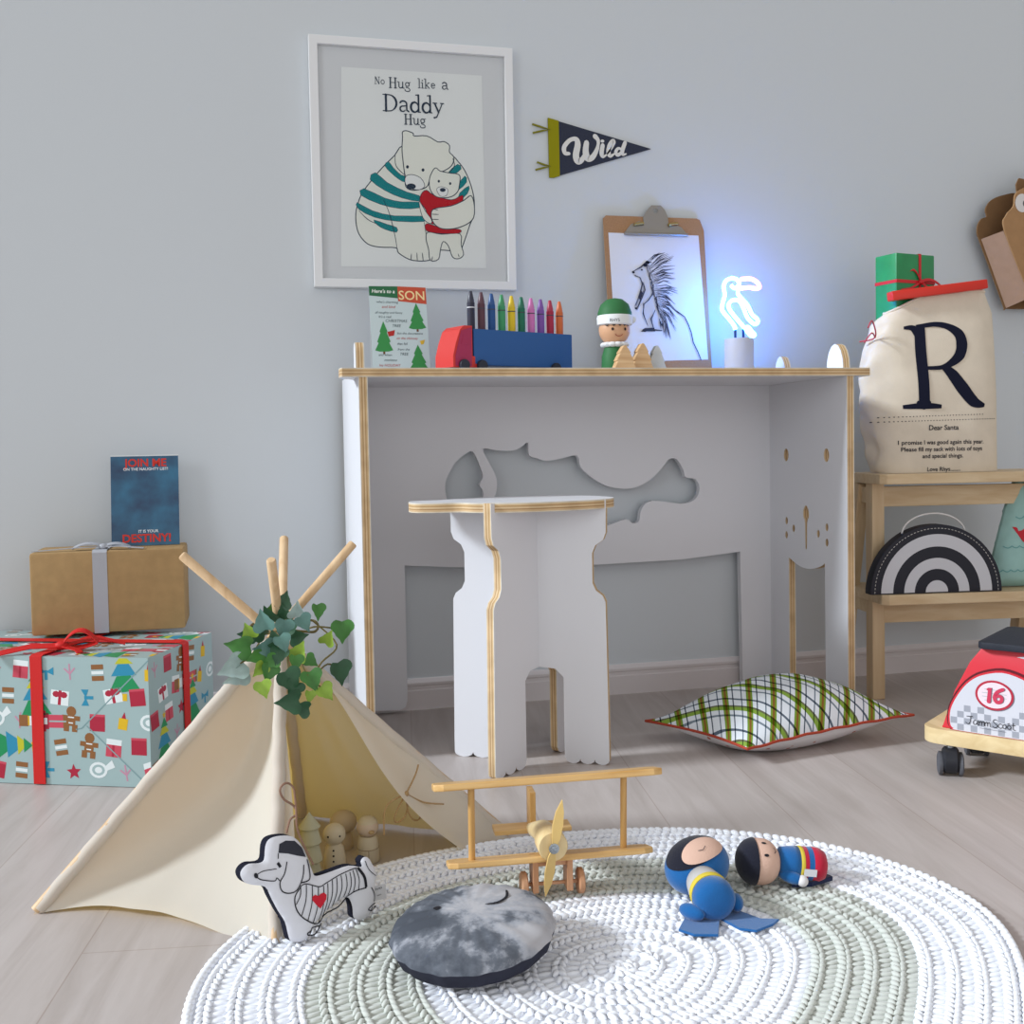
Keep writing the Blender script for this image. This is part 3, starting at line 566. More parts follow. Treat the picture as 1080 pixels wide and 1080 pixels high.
frc = frame(lw(0, .062, 0), ax, Z_); g.prism(cabp, frc, 0, .062, rd, rd); g.build('cab', lo, sm=20)
g = MB(); g.prism([(-.0265, .052), (-.0200, .072), (-.006, .072), (-.006, .052)], frame(lw(0, -.0004, 0), ax, Z_), 0, .0006, mag); g.build('window', lo, sm=0)
g = MB(); g.prism([(-.040, .010), (-.040, .03), (-.026, .078), (-.002, .085), (-.002, .010)], frame(lw(0, -.0002, 0), ax, Z_), 0, .0003, mag); g.build('door_panel', lo, sm=0)
for a, b in ((-.022, -.004), (.02, -.004), (.205, -.004), (-.022, .066), (.02, .066), (.205, .066)):
    g = MB(); g.lathe([(.0005, -.004), (.0105, -.004), (.0115, 0), (.0105, .004), (.0005, .004)], lw(a, b, .0118), ay, wk, 20); g.build('wheel', lo)
cols = (('#30303f', 'black'), ('#5b3b44', 'brown'), ('#264f86', 'dark blue'), ('#3f9160', 'mid green'), ('#d9b928', 'yellow'), ('#1f6b52', 'deep green'), ('#c972ad', 'pink'), ('#7a4f9c', 'purple'), ('#a82a44', 'crimson'), ('#cf6a3a', 'orange'))
for i, (c, nm) in enumerate(cols):
    cr = thing('crayon', '%s crayon standing in the blue lorry trailer' % nm, 'crayon', lw(.012+i*.0248, .02, .083), 'crayons standing in the toy lorry')
    r = .0076
    rgb = lin(c); m1 = mat('crayon_'+nm, c, .6); m2 = mat('crayon_tip_'+nm, c, .35, .5); p = lw(.012+i*.0248, .02, .0832); h = .052-.0006*i
    g = MB(); g.lathe([(r, 0), (r, h)], p, Z_, m1, 18); g.lathe([(r+.0002, h*.8), (r+.0002, h*.84)], p, Z_, mat('crayon_band', '#44444c', .6) if i else mat('crayon_band_white', '#d0d0d4', .6), 18); g.build('wrapper', cr)
    g = MB(); g.lathe([(r*.9, h), (r*.9, h+.004), (.0032, h+.0215), (.0025, h+.0225), (.0003, h+.0226)], p, Z_, m2, 18); g.build('tip', cr)

# elf peg doll and little trees
el = thing('elf_figure', 'painted wooden elf figure in a green hat standing on the desk', 'figurine', (.713, 2.05, ZT))
EC = V((.713, 2.05, 0)); sk = mat('figure_wood_skin', '#cfa07c', .5); gr = mat('elf_green', '#2f6a3c', .6); wh = mat('elf_white', '#dfe0e0', .6)
def E(x, y, z): return EC+V((x, y, 0))+Z_*z
g = MB(); g.lathe([(.026, ZT), (.027, ZT+.003), (.026, .745), (.019, .768), (.008, .774)], E(0, 0, 0), Z_, gr, 28); g.build('body', el)
g = MB(); g.ball(E(0, 0, .797), (.0315, .029, .030), sk, 28, 16); g.build('head', el)
g = MB(); n = 12
for k in range(n):
    a = 2*pi*k/n; g.ball(E(.020*cos(a), .020*sin(a), .768), (.010, .010, .0055), wh, 8, 6)
g.lathe([(.02, .764), (.024, .768), (.016, .773)], E(0, 0, 0), Z_, wh, 20); g.build('collar', el)
g = MB(); g.lathe([(.0345, .820), (.034, .832), (.028, .848), (.016, .858), (.001, .861)], E(.001, 0, 0), Z_, gr, 28); g.build('hat', el)
g = MB(); g.lathe([(.0325, .806), (.0355, .808), (.036, .822), (.0345, .826)], E(.001, 0, 0), Z_, wh, 28); g.ball(E(.037, -.004, .818), .007, wh, 10, 8); g.text('RHYS', .0085, lambda x, y, h=0: E(.001+.0364*sin(x/.036), -.0366*cos(x/.036), .811+y), mat('elf_letters', '#4a4f55', .7), -.012, 0, 'CENTER', h=0); g.build('hat_band', el)
g = MB(); hr = mat('elf_hair', '#3b2a24', .7)
for x in (-.013, .013): g.poly(ell(x, .797, .0026, .0032, 10), lambda a, b, h=0: E(a, -sqrt(max(0, .0296**2-a*a*.85-(b-.797)**2))-.0006, b), hr, h=0)
g.stroke(arc(0, .789, .008, .006, 200, 340, 8), .0012, lambda a, b, h=0: E(a, -sqrt(max(0, .0296**2-a*a*.85-(b-.797)**2))-.0006, b), mat('elf_mouth', '#9a4a3c', .7), h=0)
for x0, x1 in ((-.028, -.014), (-.016, -.002), (-.004, .01), (.006, .02), (.016, .029)): g.stroke([(x0, .811), ((x0+x1)/2-.002, .806), (x1, .811)], [.003, .007, .003], lambda a, b, h=0: E(a, -sqrt(max(1e-6, .0305**2-a*a*.85-(b-.797)**2))-.0008, b), hr, h=0)
g.build('face', el)
def mini_tree(c, w_, h, m, lab, t):
    tr = thing('mini_tree', lab, 'decoration', c, 'mini trees in front of the elf')
    o = [(0, 0), (w_*.5, 0), (w_*.34, h*.36), (w_*.40, h*.36), (w_*.22, h*.68), (w_*.27, h*.68), (w_*.06, h*.98), (0, h)]
    pts = o[1:-1]+[(0, h)]+[(-x, z) for x, z in o[1:-1][::-1]]
    g = MB(); fr2 = frame(V(c)+V((0, t/2, 0)), X_, Z_); g.prism(pts, fr2, 0, t, m); g.build('tree_body', tr, sm=0, bevel=.0012)
    g = MB(); g.box(V(c)+V((0, 0, .0012)), (w_*.8, t*1.2, .0024), m); g.build('foot', tr, sm=0)
lw_ = wood('mini_tree_wood', '#c59a6c', '#dcb98c', (1, 0, 0), 120)
mini_tree((.714, 2.0, ZT), .046, .047, lw_, 'pale wooden mini tree right in front of the elf figure', .02)
mini_tree((.758, 2.02, ZT), .047, .053, lw_, 'wooden mini tree standing between the elf and the white mini tree', .02)
mini_tree((.797, 2.04, ZT), .042, .051, mat('mini_tree_white', '#c9cbc8', .7, noise_amt=.1), 'white painted mini tree in front of the clipboard', .016)

# ---------------------------------------------------------------- gifts by the wall
G0 = V((-.178, 1.902, 0)); dl = V((-.923, .385, 0)).normalized(); dr = V((.385, .923, 0)).normalized(); GL_, GR_, GH = .45, .25, .222
gi = thing('wrapped_gift', 'large gift in pale blue paper printed with festive figures, on the floor by the wall', 'present', tuple(G0))
g = MB(); wp = mat('wrap_pale_blue', '#9cb3b3', .35, .4, coat=.2)
g.box(G0+dl*GL_/2+dr*GR_/2+Z_*(GH/2+.001), (GL_, GR_, GH), wp, (dl, dr, Z_))
pc = {k: mat('wrap_'+k, c, .4, .35) for k, c in dict(red='#a8243c', pink='#c4485a', green='#1f8a54', lime='#b9b92c', blue='#2c88a8', brown='#8a5c34', white='#dce4e4', dark='#2c3238', gold='#d8b020', rose='#c08aa0').items()}
def star(x, y, r): return [(x+(r if i % 2 == 0 else r*.45)*sin(pi*i/5), y+(r if i % 2 == 0 else r*.45)*cos(pi*i/5)) for i in range(10)]
def rot(p, c, a): return [(c[0]+(x-c[0])*cos(a)-(y-c[1])*sin(a), c[1]+(x-c[0])*sin(a)+(y-c[1])*cos(a)) for x, y in p]
def motif(k, x, y, a, fr, clip):
    P = []; sc0 = 1.4; X0, Y0 = x, y; x = y = 0; g.layer = 0
    R_ = lambda x0, y0, x1, y1: [(x+x0, y+y0), (x+x1, y+y0), (x+x1, y+y1), (x+x0, y+y1)]
    if k == 'star': P = [(star(x, y, .010), 'red')]
    elif k == 'tree': P = [([(x-.021, y-.028), (x+.021, y-.022), (x+.008, y-.004), (x-.010, y-.006)], 'green'), ([(x-.017, y-.006), (x+.016, y-.004), (x+.006, y+.010), (x-.008, y+.009)], 'blue'), ([(x-.012, y+.009), (x+.012, y+.010), (x+.004, y+.018), (x-.006, y+.018)], 'lime'), ([(x-.009, y+.018), (x+.009, y+.018), (x, y+.030)], 'green'), (star(x, y+.033, .005), 'gold'), (R_(-.003, -.036, .003, -.027), 'gold')]
    elif k == 'nut': P = [(R_(-.010, -.002, .010, .016), 'red'), (R_(-.004, .000, .004, .014), 'white'), (R_(-.008, -.022, -.001, -.002), 'pink'), (R_(.001, -.022, .008, -.002), 'pink'), (R_(-.006, .016, .006, .026), 'white'), (R_(-.007, .026, .007, .038), 'brown'), (R_(-.008, -.026, -.001, -.021), 'brown'), (R_(.001, -.026, .008, -.021), 'brown'), (R_(-.013, .002, -.010, .014), 'red'), (R_(.010, .002, .013, .014), 'red'), (R_(-.006, .024, .006, .026), 'gold')]
    elif k == 'ginger': P = [(ell(x, y+.010, .0065, .0065, 12), 'brown'), (R_(-.012, -.001, .012, .005), 'brown'), (R_(-.006, -.008, .006, .005), 'brown'), (R_(-.009, -.015, -.002, -.006), 'brown'), (R_(.002, -.015, .009, -.006), 'brown'), (R_(-.004, .002, .004, .0035), 'white'), (R_(-.003, -.005, .003, -.0035), 'white')]
    elif k == 'box': P = [(R_(-.010, -.010, .010, .008), 'red'), (R_(-.010, .008, .010, .011), 'pink')]
    elif k == 'box2': P = [(R_(-.012, -.009, .012, .009), 'white'), (R_(-.002, -.009, .002, .009), 'red'), (ell(x-.005, y+.004, .005, .004, 8), 'red'), (ell(x+.005, y+.004, .005, .004, 8), 'red')]
    elif k == 'horn': P = [(ell(x, y, .012, .010, 16), 'white'), (ell(x, y, .0085, .0068, 14), 'base'), (ell(x, y, .005, .004, 10), 'white'), ([(x+.008, y+.004), (x+.018, y+.013), (x+.022, y+.004), (x+.010, y-.001)], 'white')]
    elif k == 'crack': P = [(R_(-.008, -.010, .008, -.004), 'brown'), (R_(-.008, -.002, .008, .002), 'white'), (R_(-.008, .004, .008, .010), 'brown')]
    elif k == 'bow': P = [([(x-.010, y-.004), (x, y), (x-.010, y+.006)], 'blue'), ([(x+.010, y-.004), (x, y), (x+.010, y+.006)], 'blue'), (R_(-.002, -.010, .002, .002), 'blue')]
    elif k == 'pack': P = [(R_(-.010, -.011, .010, .004), 'pink'), (R_(-.010, .004, .010, .011), 'white'), (R_(-.002, -.011, .001, .004), 'red')]
    elif k == 'candle': P = [(R_(-.006, -.010, .006, .004), 'gold'), ([(x-.003, y+.004), (x+.003, y+.004), (x, y+.012)], 'red')]
    elif k == 'twig': P = [(R_(-.001, -.010, .001, .010), 'rose'), ([(x-.008, y+.004), (x-.006, y+.005), (x+.001, y-.002), (x, y-.004)], 'rose'), ([(x+.008, y+.004), (x+.006, y+.005), (x-.001, y-.002), (x, y-.004)], 'rose')]
    for p, c in P:
        p = [(X0+u*sc0, Y0+v*sc0) for u, v in rot(p, (0, 0), a)]
        p = [(min(max(q[0], clip[0]), clip[2]), min(max(q[1], clip[1]), clip[3])) for q in p]
        if len(set(p)) < 3: continue
        ar = sum(p[i-1][0]*p[i][1]-p[i][0]*p[i-1][1] for i in range(len(p)))
        if abs(ar) < 2e-5: continue
        g.poly(p, fr, wp if c == 'base' else pc[c])
kinds = ['star', 'tree', 'nut', 'box2', 'ginger', 'horn', 'box', 'crack', 'pack', 'bow', 'twig', 'candle']
rg = random.Random(11)
def cover(fr, w_, h, a0, seed):
    rg = random.Random(seed); g.layer = 0; row = 0; y = .026; seq = []
    while y < h+.01:
        x = .020+(row % 2)*.028
        while x < w_+.01:
            if not seq: seq = kinds[:]; rg.shuffle(seq)
            k = seq.pop(); a = a0+(rg.choice((0, 0, pi/2, -pi/2)) if k in ('tree', 'nut', 'bow') else rg.uniform(-.2, .2))
            motif(k, x+rg.uniform(-.003, .003), y+rg.uniform(-.003, .003), a, fr, (0, 0, w_, h)); x += .048
        y += .043; row += 1
ff = frame(G0+dl*GL_, -dl, Z_); cover(ff, GL_, GH, 0, 4)          # long face
fs_ = frame(G0, dr, Z_); cover(fs_, GR_, GH, 0, 9)                # end face
ft = frame(G0+dl*GL_+Z_*(GH+.001), -dl, dr); cover(ft, GL_, GR_, 0, 5)
# folded paper flap on the long face
crease = mat('wrap_fold', '#7d9a9c', .35)
for p in ([(GL_, GH-.004), (GL_-.125, .100), (GL_-.135, .098)], [(GL_-.115, .104), (GL_-.015, .012)]): g.stroke(p, .0022, ff, crease)
g.build('wrapped_box', gi, sm=0)
rib = mat('ribbon_red', '#c81e1c', .55, .3, bump=.3, bump_scale=900)
def band(g, P, wv, m, t=.0008):
    """a ribbon strip through points, its width along wv"""
    wv = V(wv); vs = []; n = len(P)
    for i, p in enumerate(P):
        p = V(p); a = V(P[max(i-1, 0)]); b = V(P[min(i+1, n-1)]); nn = (b-a).cross(wv).normalized()
        vs += [p-wv/2+nn*t, p+wv/2+nn*t, p+wv/2-nn*t, p-wv/2-nn*t]
    fs = [(i*4+k, i*4+(k+1) % 4, i*4+4+(k+1) % 4, i*4+4+k) for i in range(n-1) for k in range(4)]+[(3, 2, 1, 0), (n*4-4, n*4-3, n*4-2, n*4-1)]
    g.add(vs, fs, m)
g = MB(); e = .0025; u1, v1 = .205, .135
def gp(u, v, z): return G0+dl*u+dr*v+Z_*z
band(g, [gp(u1, -e, .002), gp(u1, -e, GH+.001), gp(u1, .004, GH+.0035), gp(u1, GR_, GH+.0035)], dl*.022, rib)
band(g, [gp(-e, v1, .002), gp(-e, v1, GH+.001), gp(.004, v1, GH+.0045), gp(GL_, v1, GH+.0045)], dr*.022, rib); g.build('ribbon', gi, sm=30)
g = MB(); kc = gp(.185, .045, GH+.012)
def arcp(a, b, h, n=12, side=V((0, 0, 0))): return [V(a).lerp(V(b), i/n)+Z_*(h*4*(i/n)*(1-i/n))+side*(4*(i/n)*(1-i/n)) for i in range(n+1)]
band(g, arcp(kc, kc+V((.062, -.01, .004)), .024), V((0, .016, .004)), rib); band(g, arcp(kc+V((.062, -.01, .004)), kc+V((.004, .0, -.003)), -.004), V((0, .016, .004)), rib)
band(g, [kc, kc+V((-.05, -.005, .002)), kc+V((-.10, -.012, -.006)), kc+V((-.13, -.02, -.008))], V((0, .014, .006)), rib)
band(g, [kc, kc+V((.03, -.03, -.004)), kc+V((.036, -.04, -.008))], V((.008, .01, .0)), rib); band(g, [kc, kc+V((.06, .004, .010)), kc+V((.105, .01, -.004))], V((0, .012, .003)), rib)
g.ball(kc, (.012, .010, .008), rib, 12, 8); g.build('bow', gi, sm=60)

kb = thing('wrapped_gift', 'brown paper parcel with a silver ribbon, stacked on the pale blue gift', 'present', (-.268, 2.153, GH+.008))
g = MB(); kp = mat('kraft_paper', '#a98a60', .75, .15, noise_amt=.10, noise_scale=45, bump=.15, bump_scale=60)
KZ0, KZ1, KY0, KY1 = GH+.0085, .386, 2.153, 2.290
g.box((-.268, (KY0+KY1)/2, (KZ0+KZ1)/2), (.276, KY1-KY0, KZ1-KZ0), kp); g.build('wrapped_box', kb, sm=40, bevel=.006)
g = MB(); sv = mat('ribbon_silver', '#a9abb2', .4, .4, bump=.2, bump_scale=900)
band(g, [(-.282, KY0-.001, KZ0), (-.282, KY0-.001, KZ1-.003), (-.282, KY0+.004, KZ1+.001), (-.282, KY1-.004, KZ1+.001), (-.282, KY1+.001, KZ1-.004), (-.282, KY1+.001, KZ0)], X_*.026, sv); g.build('ribbon', kb, sm=30)
g = MB(); kc = V((-.278, 2.18, KZ1+.006))
band(g, arcp(kc, kc+V((-.055, .0, -.002)), .008), V((0, .014, .003)), sv); band(g, arcp(kc, kc+V((.05, -.006, -.003)), .007), V((0, .014, .003)), sv)
band(g, [kc, kc+V((.03, -.012, .001)), kc+V((.075, -.018, -.004))], V((0, .012, 0)), sv); band(g, [kc, kc+V((-.05, -.01, 0)), kc+V((-.125, -.012, -.004))], V((0, .008, 0)), sv)
g.ball(kc, (.009, .009, .006), sv, 10, 8); g.build('bow', kb, sm=60)

nc = thing('greeting_card', 'dark blue card reading JOIN ME, standing on the brown paper parcel', 'card', (-.205, 2.235, KZ1))
g = MB(); fr = frame((-.269, 2.228, KZ1+.0012), (1, 0, 0), (0, .16, 1)); cw, ch = .128, .178
def bluecard():
    m = bpy.data.materials.new('card_night_blue'); m.use_nodes = True; nt = m.node_tree; b = nt.nodes['Principled BSDF']; b.inputs['Roughness'].default_value = .4
    tc = nt.nodes.new('ShaderNodeTexCoord'); n = nt.nodes.new('ShaderNodeTexNoise'); n.inputs['Scale'].default_value = 18; n.inputs['Detail'].default_value = 6; nt.links.new(tc.outputs['Object'], n.inputs['Vector'])
    r = nt.nodes.new('ShaderNodeValToRGB'); r.color_ramp.elements[0].position = .3; r.color_ramp.elements[1].position = .75; r.color_ramp.elements[0].color = lin('#173253'); r.color_ramp.elements[1].color = lin('#2b6f90')
    nt.links.new(n.outputs['Fac'], r.inputs['Fac']); nt.links.new(r.outputs['Color'], b.inputs['Base Color']); return m
g.prism([(0, 0), (cw, 0), (cw, ch), (0, ch)], fr, -.0012, 0, bluecard()); g.prism([(0, 0), (cw, 0), (cw, ch), (0, ch)], frame((-.269, 2.262, KZ1+.0012), (1, 0, 0), (0, -.03, 1)), -.001, 0, mat('card_back', '#dfe2e2', .8))
rt_ = mat('card_title_red', '#c83226', .5); wt_ = mat('card_title_white', '#d8dce0', .5)
g.text('JOIN ME', .0215, fr, rt_, .066, .1575, bold=.03); g.text('ON THE NAUGHTY LIST!', .0076, fr, wt_, .066, .1495, bold=.02); g.text('IT IS YOUR', .0078, fr, wt_, .069, .0255, bold=.02); g.text('DESTINY!', .022, fr, rt_, .066, .007, bold=.03)
g.build('folded_card', nc, sm=0)

# ---------------------------------------------------------------- toy teepee
tp = thing('toy_teepee', 'small cream canvas play teepee with wooden poles and an open front', 'teepee', (.0375, 1.467, 0))
PL, PF, PR, PB = V((-.275, 1.422, 0)), V((.012, 1.248, 0)), V((.350, 1.512, 0)), V((.063, 1.686, 0))
AP = V((.0375, 1.462, .345))
TIP = {'L': V((.134, 1.48, .441)), 'R': V((-.09, 1.45, .437)), 'F': V((.043, 1.55, .447)), 'B': V((.022, 1.40, .431))}
APX = {tuple(PL): V((.036, 1.466, .335)), tuple(PR): V((.042, 1.468, .306)), tuple(PF): V((.034, 1.464, .322)), tuple(PB): V((.032, 1.464, .334))}
def to_top(a, s): return a.lerp(APX[tuple(a)], s)
cv = canvas('teepee_canvas', '#efeade', .41)
pw = wood('pole_wood', '#c8a57c', '#e0c29c', (0, 0, 1), 70)
def strip(A, B, sag, lift, t0=0, t1=1, s1=.95, name='canvas_panel', wr=0, fold=None, nu=28, nv=28):
    c = (PL+PF+PR+PB)/4; n = (B-A).cross(Z_).normalized()
    if n.dot((A+B)/2-c) < 0: n = -n
    def fn(u, v):
        t = t0+(t1-t0)*u; s = s1*v; a = to_top(A, s); b = to_top(B, s); p = a.lerp(b, t)
        q = 4*t*(1-t); p = p-n*(sag*q*(1-s)*(.35+.65*sin(pi*min(1, s*.8+.25)))) + Z_*(lift*q*(1-s)**5)
        if fold:       # a deep soft crease running up from the hem
            tc = fold[1]+fold[2]*s; k = t/tc if t < tc else (1-t)/(1-tc); k = min(k, 1)
            p = p-n*(fold[0]*(.26+.95*sin(pi*min(1, s*1.05)))*(1-s)**.6*(1-(1-k)**1.7)) + Z_*(.010*sin(pi*min(1, t*1.3))*(1-s)**14)
        if wr: p += n*(wr*noise.noise(V((t*7, s*2.2, A.x*9)))*(1-s)*q)
        return p+n*.0035
    g = MB(); g.grid(fn, nu, nv, cv); return g.build(name, tp, sm=180)
strip(PL, PF, 0, 0, wr=.006, fold=(.115, .30, .26), nu=48); strip(PB, PL, .03, .006, wr=.008); strip(PR, PB, .03, .008, wr=.010)
# door flaps folded back along the two front poles
g = MB()
def flap(A, B, w0, w1, sgn):
    def fn(u, v):
        s = .95*v; a = to_top(A, s); b = to_top(B, s); wdt = (w0*(1-v)+w1*sin(pi*v)**1.0)*u
        d = (b-a); p = a+d*min(wdt, 1)
        n = d.cross(Z_).normalized(); n = n if n.dot(a-V((.0375, 1.467, a.z))) > 0 else -n
        return p+n*(.004+.006*sin(u*6+v*5)*(1-v))
    return fn
g.grid(flap(PF, PR, .05, .04, 1), 8, 24, cv); g.build('door_flap', tp, sm=180)
g = MB(); g.grid(flap(PR, PF, .20, .20, 1), 12, 28, cv); g.build('door_flap', tp, sm=180)
for a in (PL, PF, PR, PB):     # the hemmed sleeve each pole runs through
    g = MB(); n_ = 24; g.tube([to_top(a, .015+.93*i/n_)+V((.0008*sin(i*2.1), .0008*cos(i*1.7), 0)) for i in range(n_+1)], .0086, cv, 12); g.build('pole_sleeve', tp, sm=60)
for a, k in ((PL, 'L'), (PF, 'F'), (PR, 'R'), (PB, 'B')):
    tip = TIP[k]; d = (tip-a).normalized(); g = MB(); g.tube([a+Z_*.004, tip-d*.002, tip], [.0062, .0062, .005], pw, 14); g.build('pole', tp, sm=40)
cord = mat('jute_cord', '#a98a62', .9, .1)
T0 = to_top(PR, .36)+V((-.045, -.050, -.012)); g = MB()
def loop(c, d1, d2, n=14): return [c+d1*sin(pi*i/n)+d2*sin(2*pi*i/n)*.5 for i in range(n+1)]
g.tube(loop(T0, V((-.012, -.006, -.036)), V((.018, .012, 0))), .0012, cord, 6); g.tube(loop(T0, V((.016, .006, -.040)), V((.016, .012, 0))), .0012, cord, 6)
g.tube(smooth([T0, T0+V((-.03, -.02, -.008)), T0+V((-.034, -.024, -.045))], 6, False), .0012, cord, 6); g.tube(smooth([T0, T0+V((.026, .012, -.018)), T0+V((.055, .02, -.026))], 6, False), .0012, cord, 6); g.tube(smooth([T0, T0+V((.014, .008, .022)), T0+V((.02, .016, .034))], 6, False), .0012, cord, 6)
g.ball(T0, .004, cord, 8, 6); g.build('tie_cord', tp)

# ivy sprig round the top
iv = thing('ivy_garland', 'green ivy sprig wound round the top of the teepee poles', 'plant', tuple(AP))
lm = [mat('ivy_'+k, c, .45, .4, noise_amt=.25, noise_scale=60) for k, c in (('dark', '#2c5538'), ('mid', '#47803a'), ('light', '#8fb040'), ('pale', '#a3b8b4'), ('blue', '#5d857c'))]
shape_ = [(0, 0), (.28, -.10), (.50, .05), (.52, .30), (.36, .48), (.30, .62), (.12, .82), (0, 1.05), (-.12, .82), (-.30, .62), (-.36, .48), (-.52, .30), (-.50, .05), (-.28, -.10)]
g = MB(); rl = random.Random(5)
LV = [((450, 395), 1.15, 4, 100, 1.36), ((560, 350), 1.0, 0, 60, 1.44), ((545, 430), 1.1, 4, -90, 1.36), ((620, 390), 1.0, 3, 80, 1.42), ((650, 425), 1.0, 4, -60, 1.38), ((725, 410), .95, 1, -95, 1.44), ((845, 500), 1.3, 1, -85, 1.42), ((770, 530), .9, 2, 70, 1.41), ((625, 555), 1.1, 2, 60, 1.36), ((540, 500), 1.0, 4, -80, 1.35), ((455, 525), 1.1, 4, 170, 1.36), ((335, 520), 1.4, 1, 160, 1.38), ((380, 455), .9, 2, 120, 1.38), ((300, 625), 1.5, 3, 190, 1.38), ((315, 675), 1.35, 3, 205, 1.39), ((425, 620), .9, 2, -120, 1.35), ((470, 640), 1.0, 1, -100, 1.35), ((440, 712), .95, 2, -70, 1.34), ((570, 680), 1.35, 0, -60, 1.34), ((590, 725), 1.0, 0, -110, 1.34), ((685, 700), 1.2, 1, -80, 1.36), ((750, 765), 1.0, 2, -60, 1.36), ((665, 775), .7, 2, -90, 1.35), ((825, 690), 1.35, 0, -90, 1.39), ((565, 780), 1.3, 0, 170, 1.33), ((625, 822), 1.0, 0, 175, 1.34), ((480, 585), .9, 1, -140, 1.35), ((590, 445), .95, 0, 30, 1.39), ((505, 480), .9, 0, 120, 1.36), ((410, 565), .95, 1, 200, 1.36), ((680, 620), .8, 1, -40, 1.38), ((600, 600), .9, 1, -90, 1.35), ((520, 560), 1.0, 0, -110, 1.35), ((620, 500), 1.0, 0, 20, 1.39), ((430, 470), 1.0, 0, 150, 1.40), ((560, 410), 1.0, 0, 90, 1.44), ((480, 420), 1.1, 0, 120, 1.44), ((520, 390), 1.0, 1, 80, 1.46), ((380, 500), 1.0, 0, 170, 1.43)]
VC = []
for (lx, ly), sz, mi, ang, y in LV:
    x = .0285+(lx-525)*.000258*(y/1.42); z = .332+(500-ly)*.000262*(y/1.42); p = V((x, y, z)); VC.append(p)
    a = radians(ang+rl.uniform(-12, 12)); ex = V((cos(a-pi/2), -.25+rl.uniform(-.3, .3), sin(a-pi/2))).normalized(); ey = V((cos(a), rl.uniform(-.45, .1), sin(a)))
    s_ = .0225*sz; ez = ex.cross(ey).normalized(); ey = ez.cross(ex); pts = smooth([(u, v, 0) for u, v in shape_], 2)
    vs = [p-ey*s_*.4]+[p+ex*(q.x*s_)+ey*((q.y-.4)*s_)+ez*(s_*.55*abs(q.x)**1.3-s_*.25*max(0, q.y-.5)**1.5) for q in pts]
    mid = p+ey*s_*.1; vs[0] = mid
    n = len(pts); g.add(vs, [(0, 1+i, 1+(i+1) % n) for i in range(n)], lm[mi])
g.build('foliage', iv, sm=60)
g = MB(); vm = mat('ivy_stem', '#6d6238', .7)
def lp_(i): return VC[i]+V((0, .006, 0))
g.tube(smooth([AP+V((.045*cos(a), .045*sin(a), .004*sin(3*a)-.012)) for a in [2*pi*k/12 for k in range(12)]], 4), .0018, vm, 6, closed=True)
for ch_ in ([AP+V((.03, -.03, -.01)), lp_(7)+V((-.01, 0, .015)), lp_(6)], [AP+V((.035, -.02, 0)), lp_(7)+V((.012, 0, -.01)), lp_(20)+V((.012, 0, .02)), lp_(20)], [AP+V((.02, -.04, -.02)), lp_(20)+V((-.01, 0, .012)), lp_(21)], [lp_(20), lp_(23)+V((-.015, 0, .01)), lp_(23)], [AP+V((-.03, -.03, -.01)), lp_(11)], [AP+V((-.03, -.03, -.02)), lp_(13)+V((.02, 0, .01)), lp_(13)], [AP+V((-.01, -.045, -.02)), lp_(17)], [AP+V((0, -.045, -.02)), lp_(18)], [lp_(13), lp_(14)], [lp_(18), lp_(24), lp_(25)]):
    g.tube(smooth(ch_, 5, False), .0012, vm, 6)
g.build('stem', iv)

# ---------------------------------------------------------------- crocheted rug
RC = V((.375, 1.077, 0))
prof = {-90: .43, -60: .40, -33: .395, -16: .422, -5: .453, 2: .470, 14: .480, 33: .472, 62: .430, 74: .412, 95: .399, 112: .410, 135: .435, 156: .455, 166: .461, 174: .459, 200: .452, 235: .45}
ka = sorted((k % 360, v) for k, v in prof.items()); kx = np.array([k for k, _ in ka]); ky = np.array([v for _, v in ka])
dense = np.interp(np.arange(0, 360, 2), kx, ky, period=360); kern = np.hanning(19); kern /= kern.sum()
dense = np.convolve(np.concatenate([dense[-18:], dense, dense[:18]]), kern, 'same')[18:-18]
def RR(a): return float(np.interp(math.degrees(a) % 360, np.arange(0, 362, 2), np.append(dense, dense[0])))
rw, rg_ = mat('rug_white_cotton', '#f0f2f8', .95, .05, sheen=.3), mat('rug_grey_cotton', '#cbcec7', .95, .05, sheen=.3)
g = MB(); NR = 30
nseg = 120
for k0, k1, m in ((0, .475, rw), (.475, .735, rg_), (.735, .985, rw)):
    vs = [RC+V((cos(2*pi*i/nseg), sin(2*pi*i/nseg), 0))*(RR(2*pi*i/nseg)*k)+Z_*.0052 for k in (max(k0, .001), k1) for i in range(nseg)]
    g.add(vs, [(i, (i+1) % nseg, nseg+(i+1) % nseg, nseg+i) for i in range(nseg)], m)
rr = random.Random(2)
def blob(c, t, n_, l, wd, h, m):
    """one plump strand of the crochet: a tapered low bead lying along t"""
    vs = []; S = 6
    for u, k in ((-1, .25), (-.55, .85), (.0, 1), (.55, .85), (1, .25)):
        for j in range(S):
            a = 2*pi*j/S; vs.append(c+t*(u*l/2)+n_*(cos(a)*wd/2*k)+Z_*(sin(a)*h/2*k))
    fs = [(i*S+j, i*S+(j+1) % S, (i+1)*S+(j+1) % S, (i+1)*S+j) for i in range(4) for j in range(S)]+[tuple(reversed(range(S))), tuple(range(4*S, 5*S))]
    g.add(vs, fs, m)
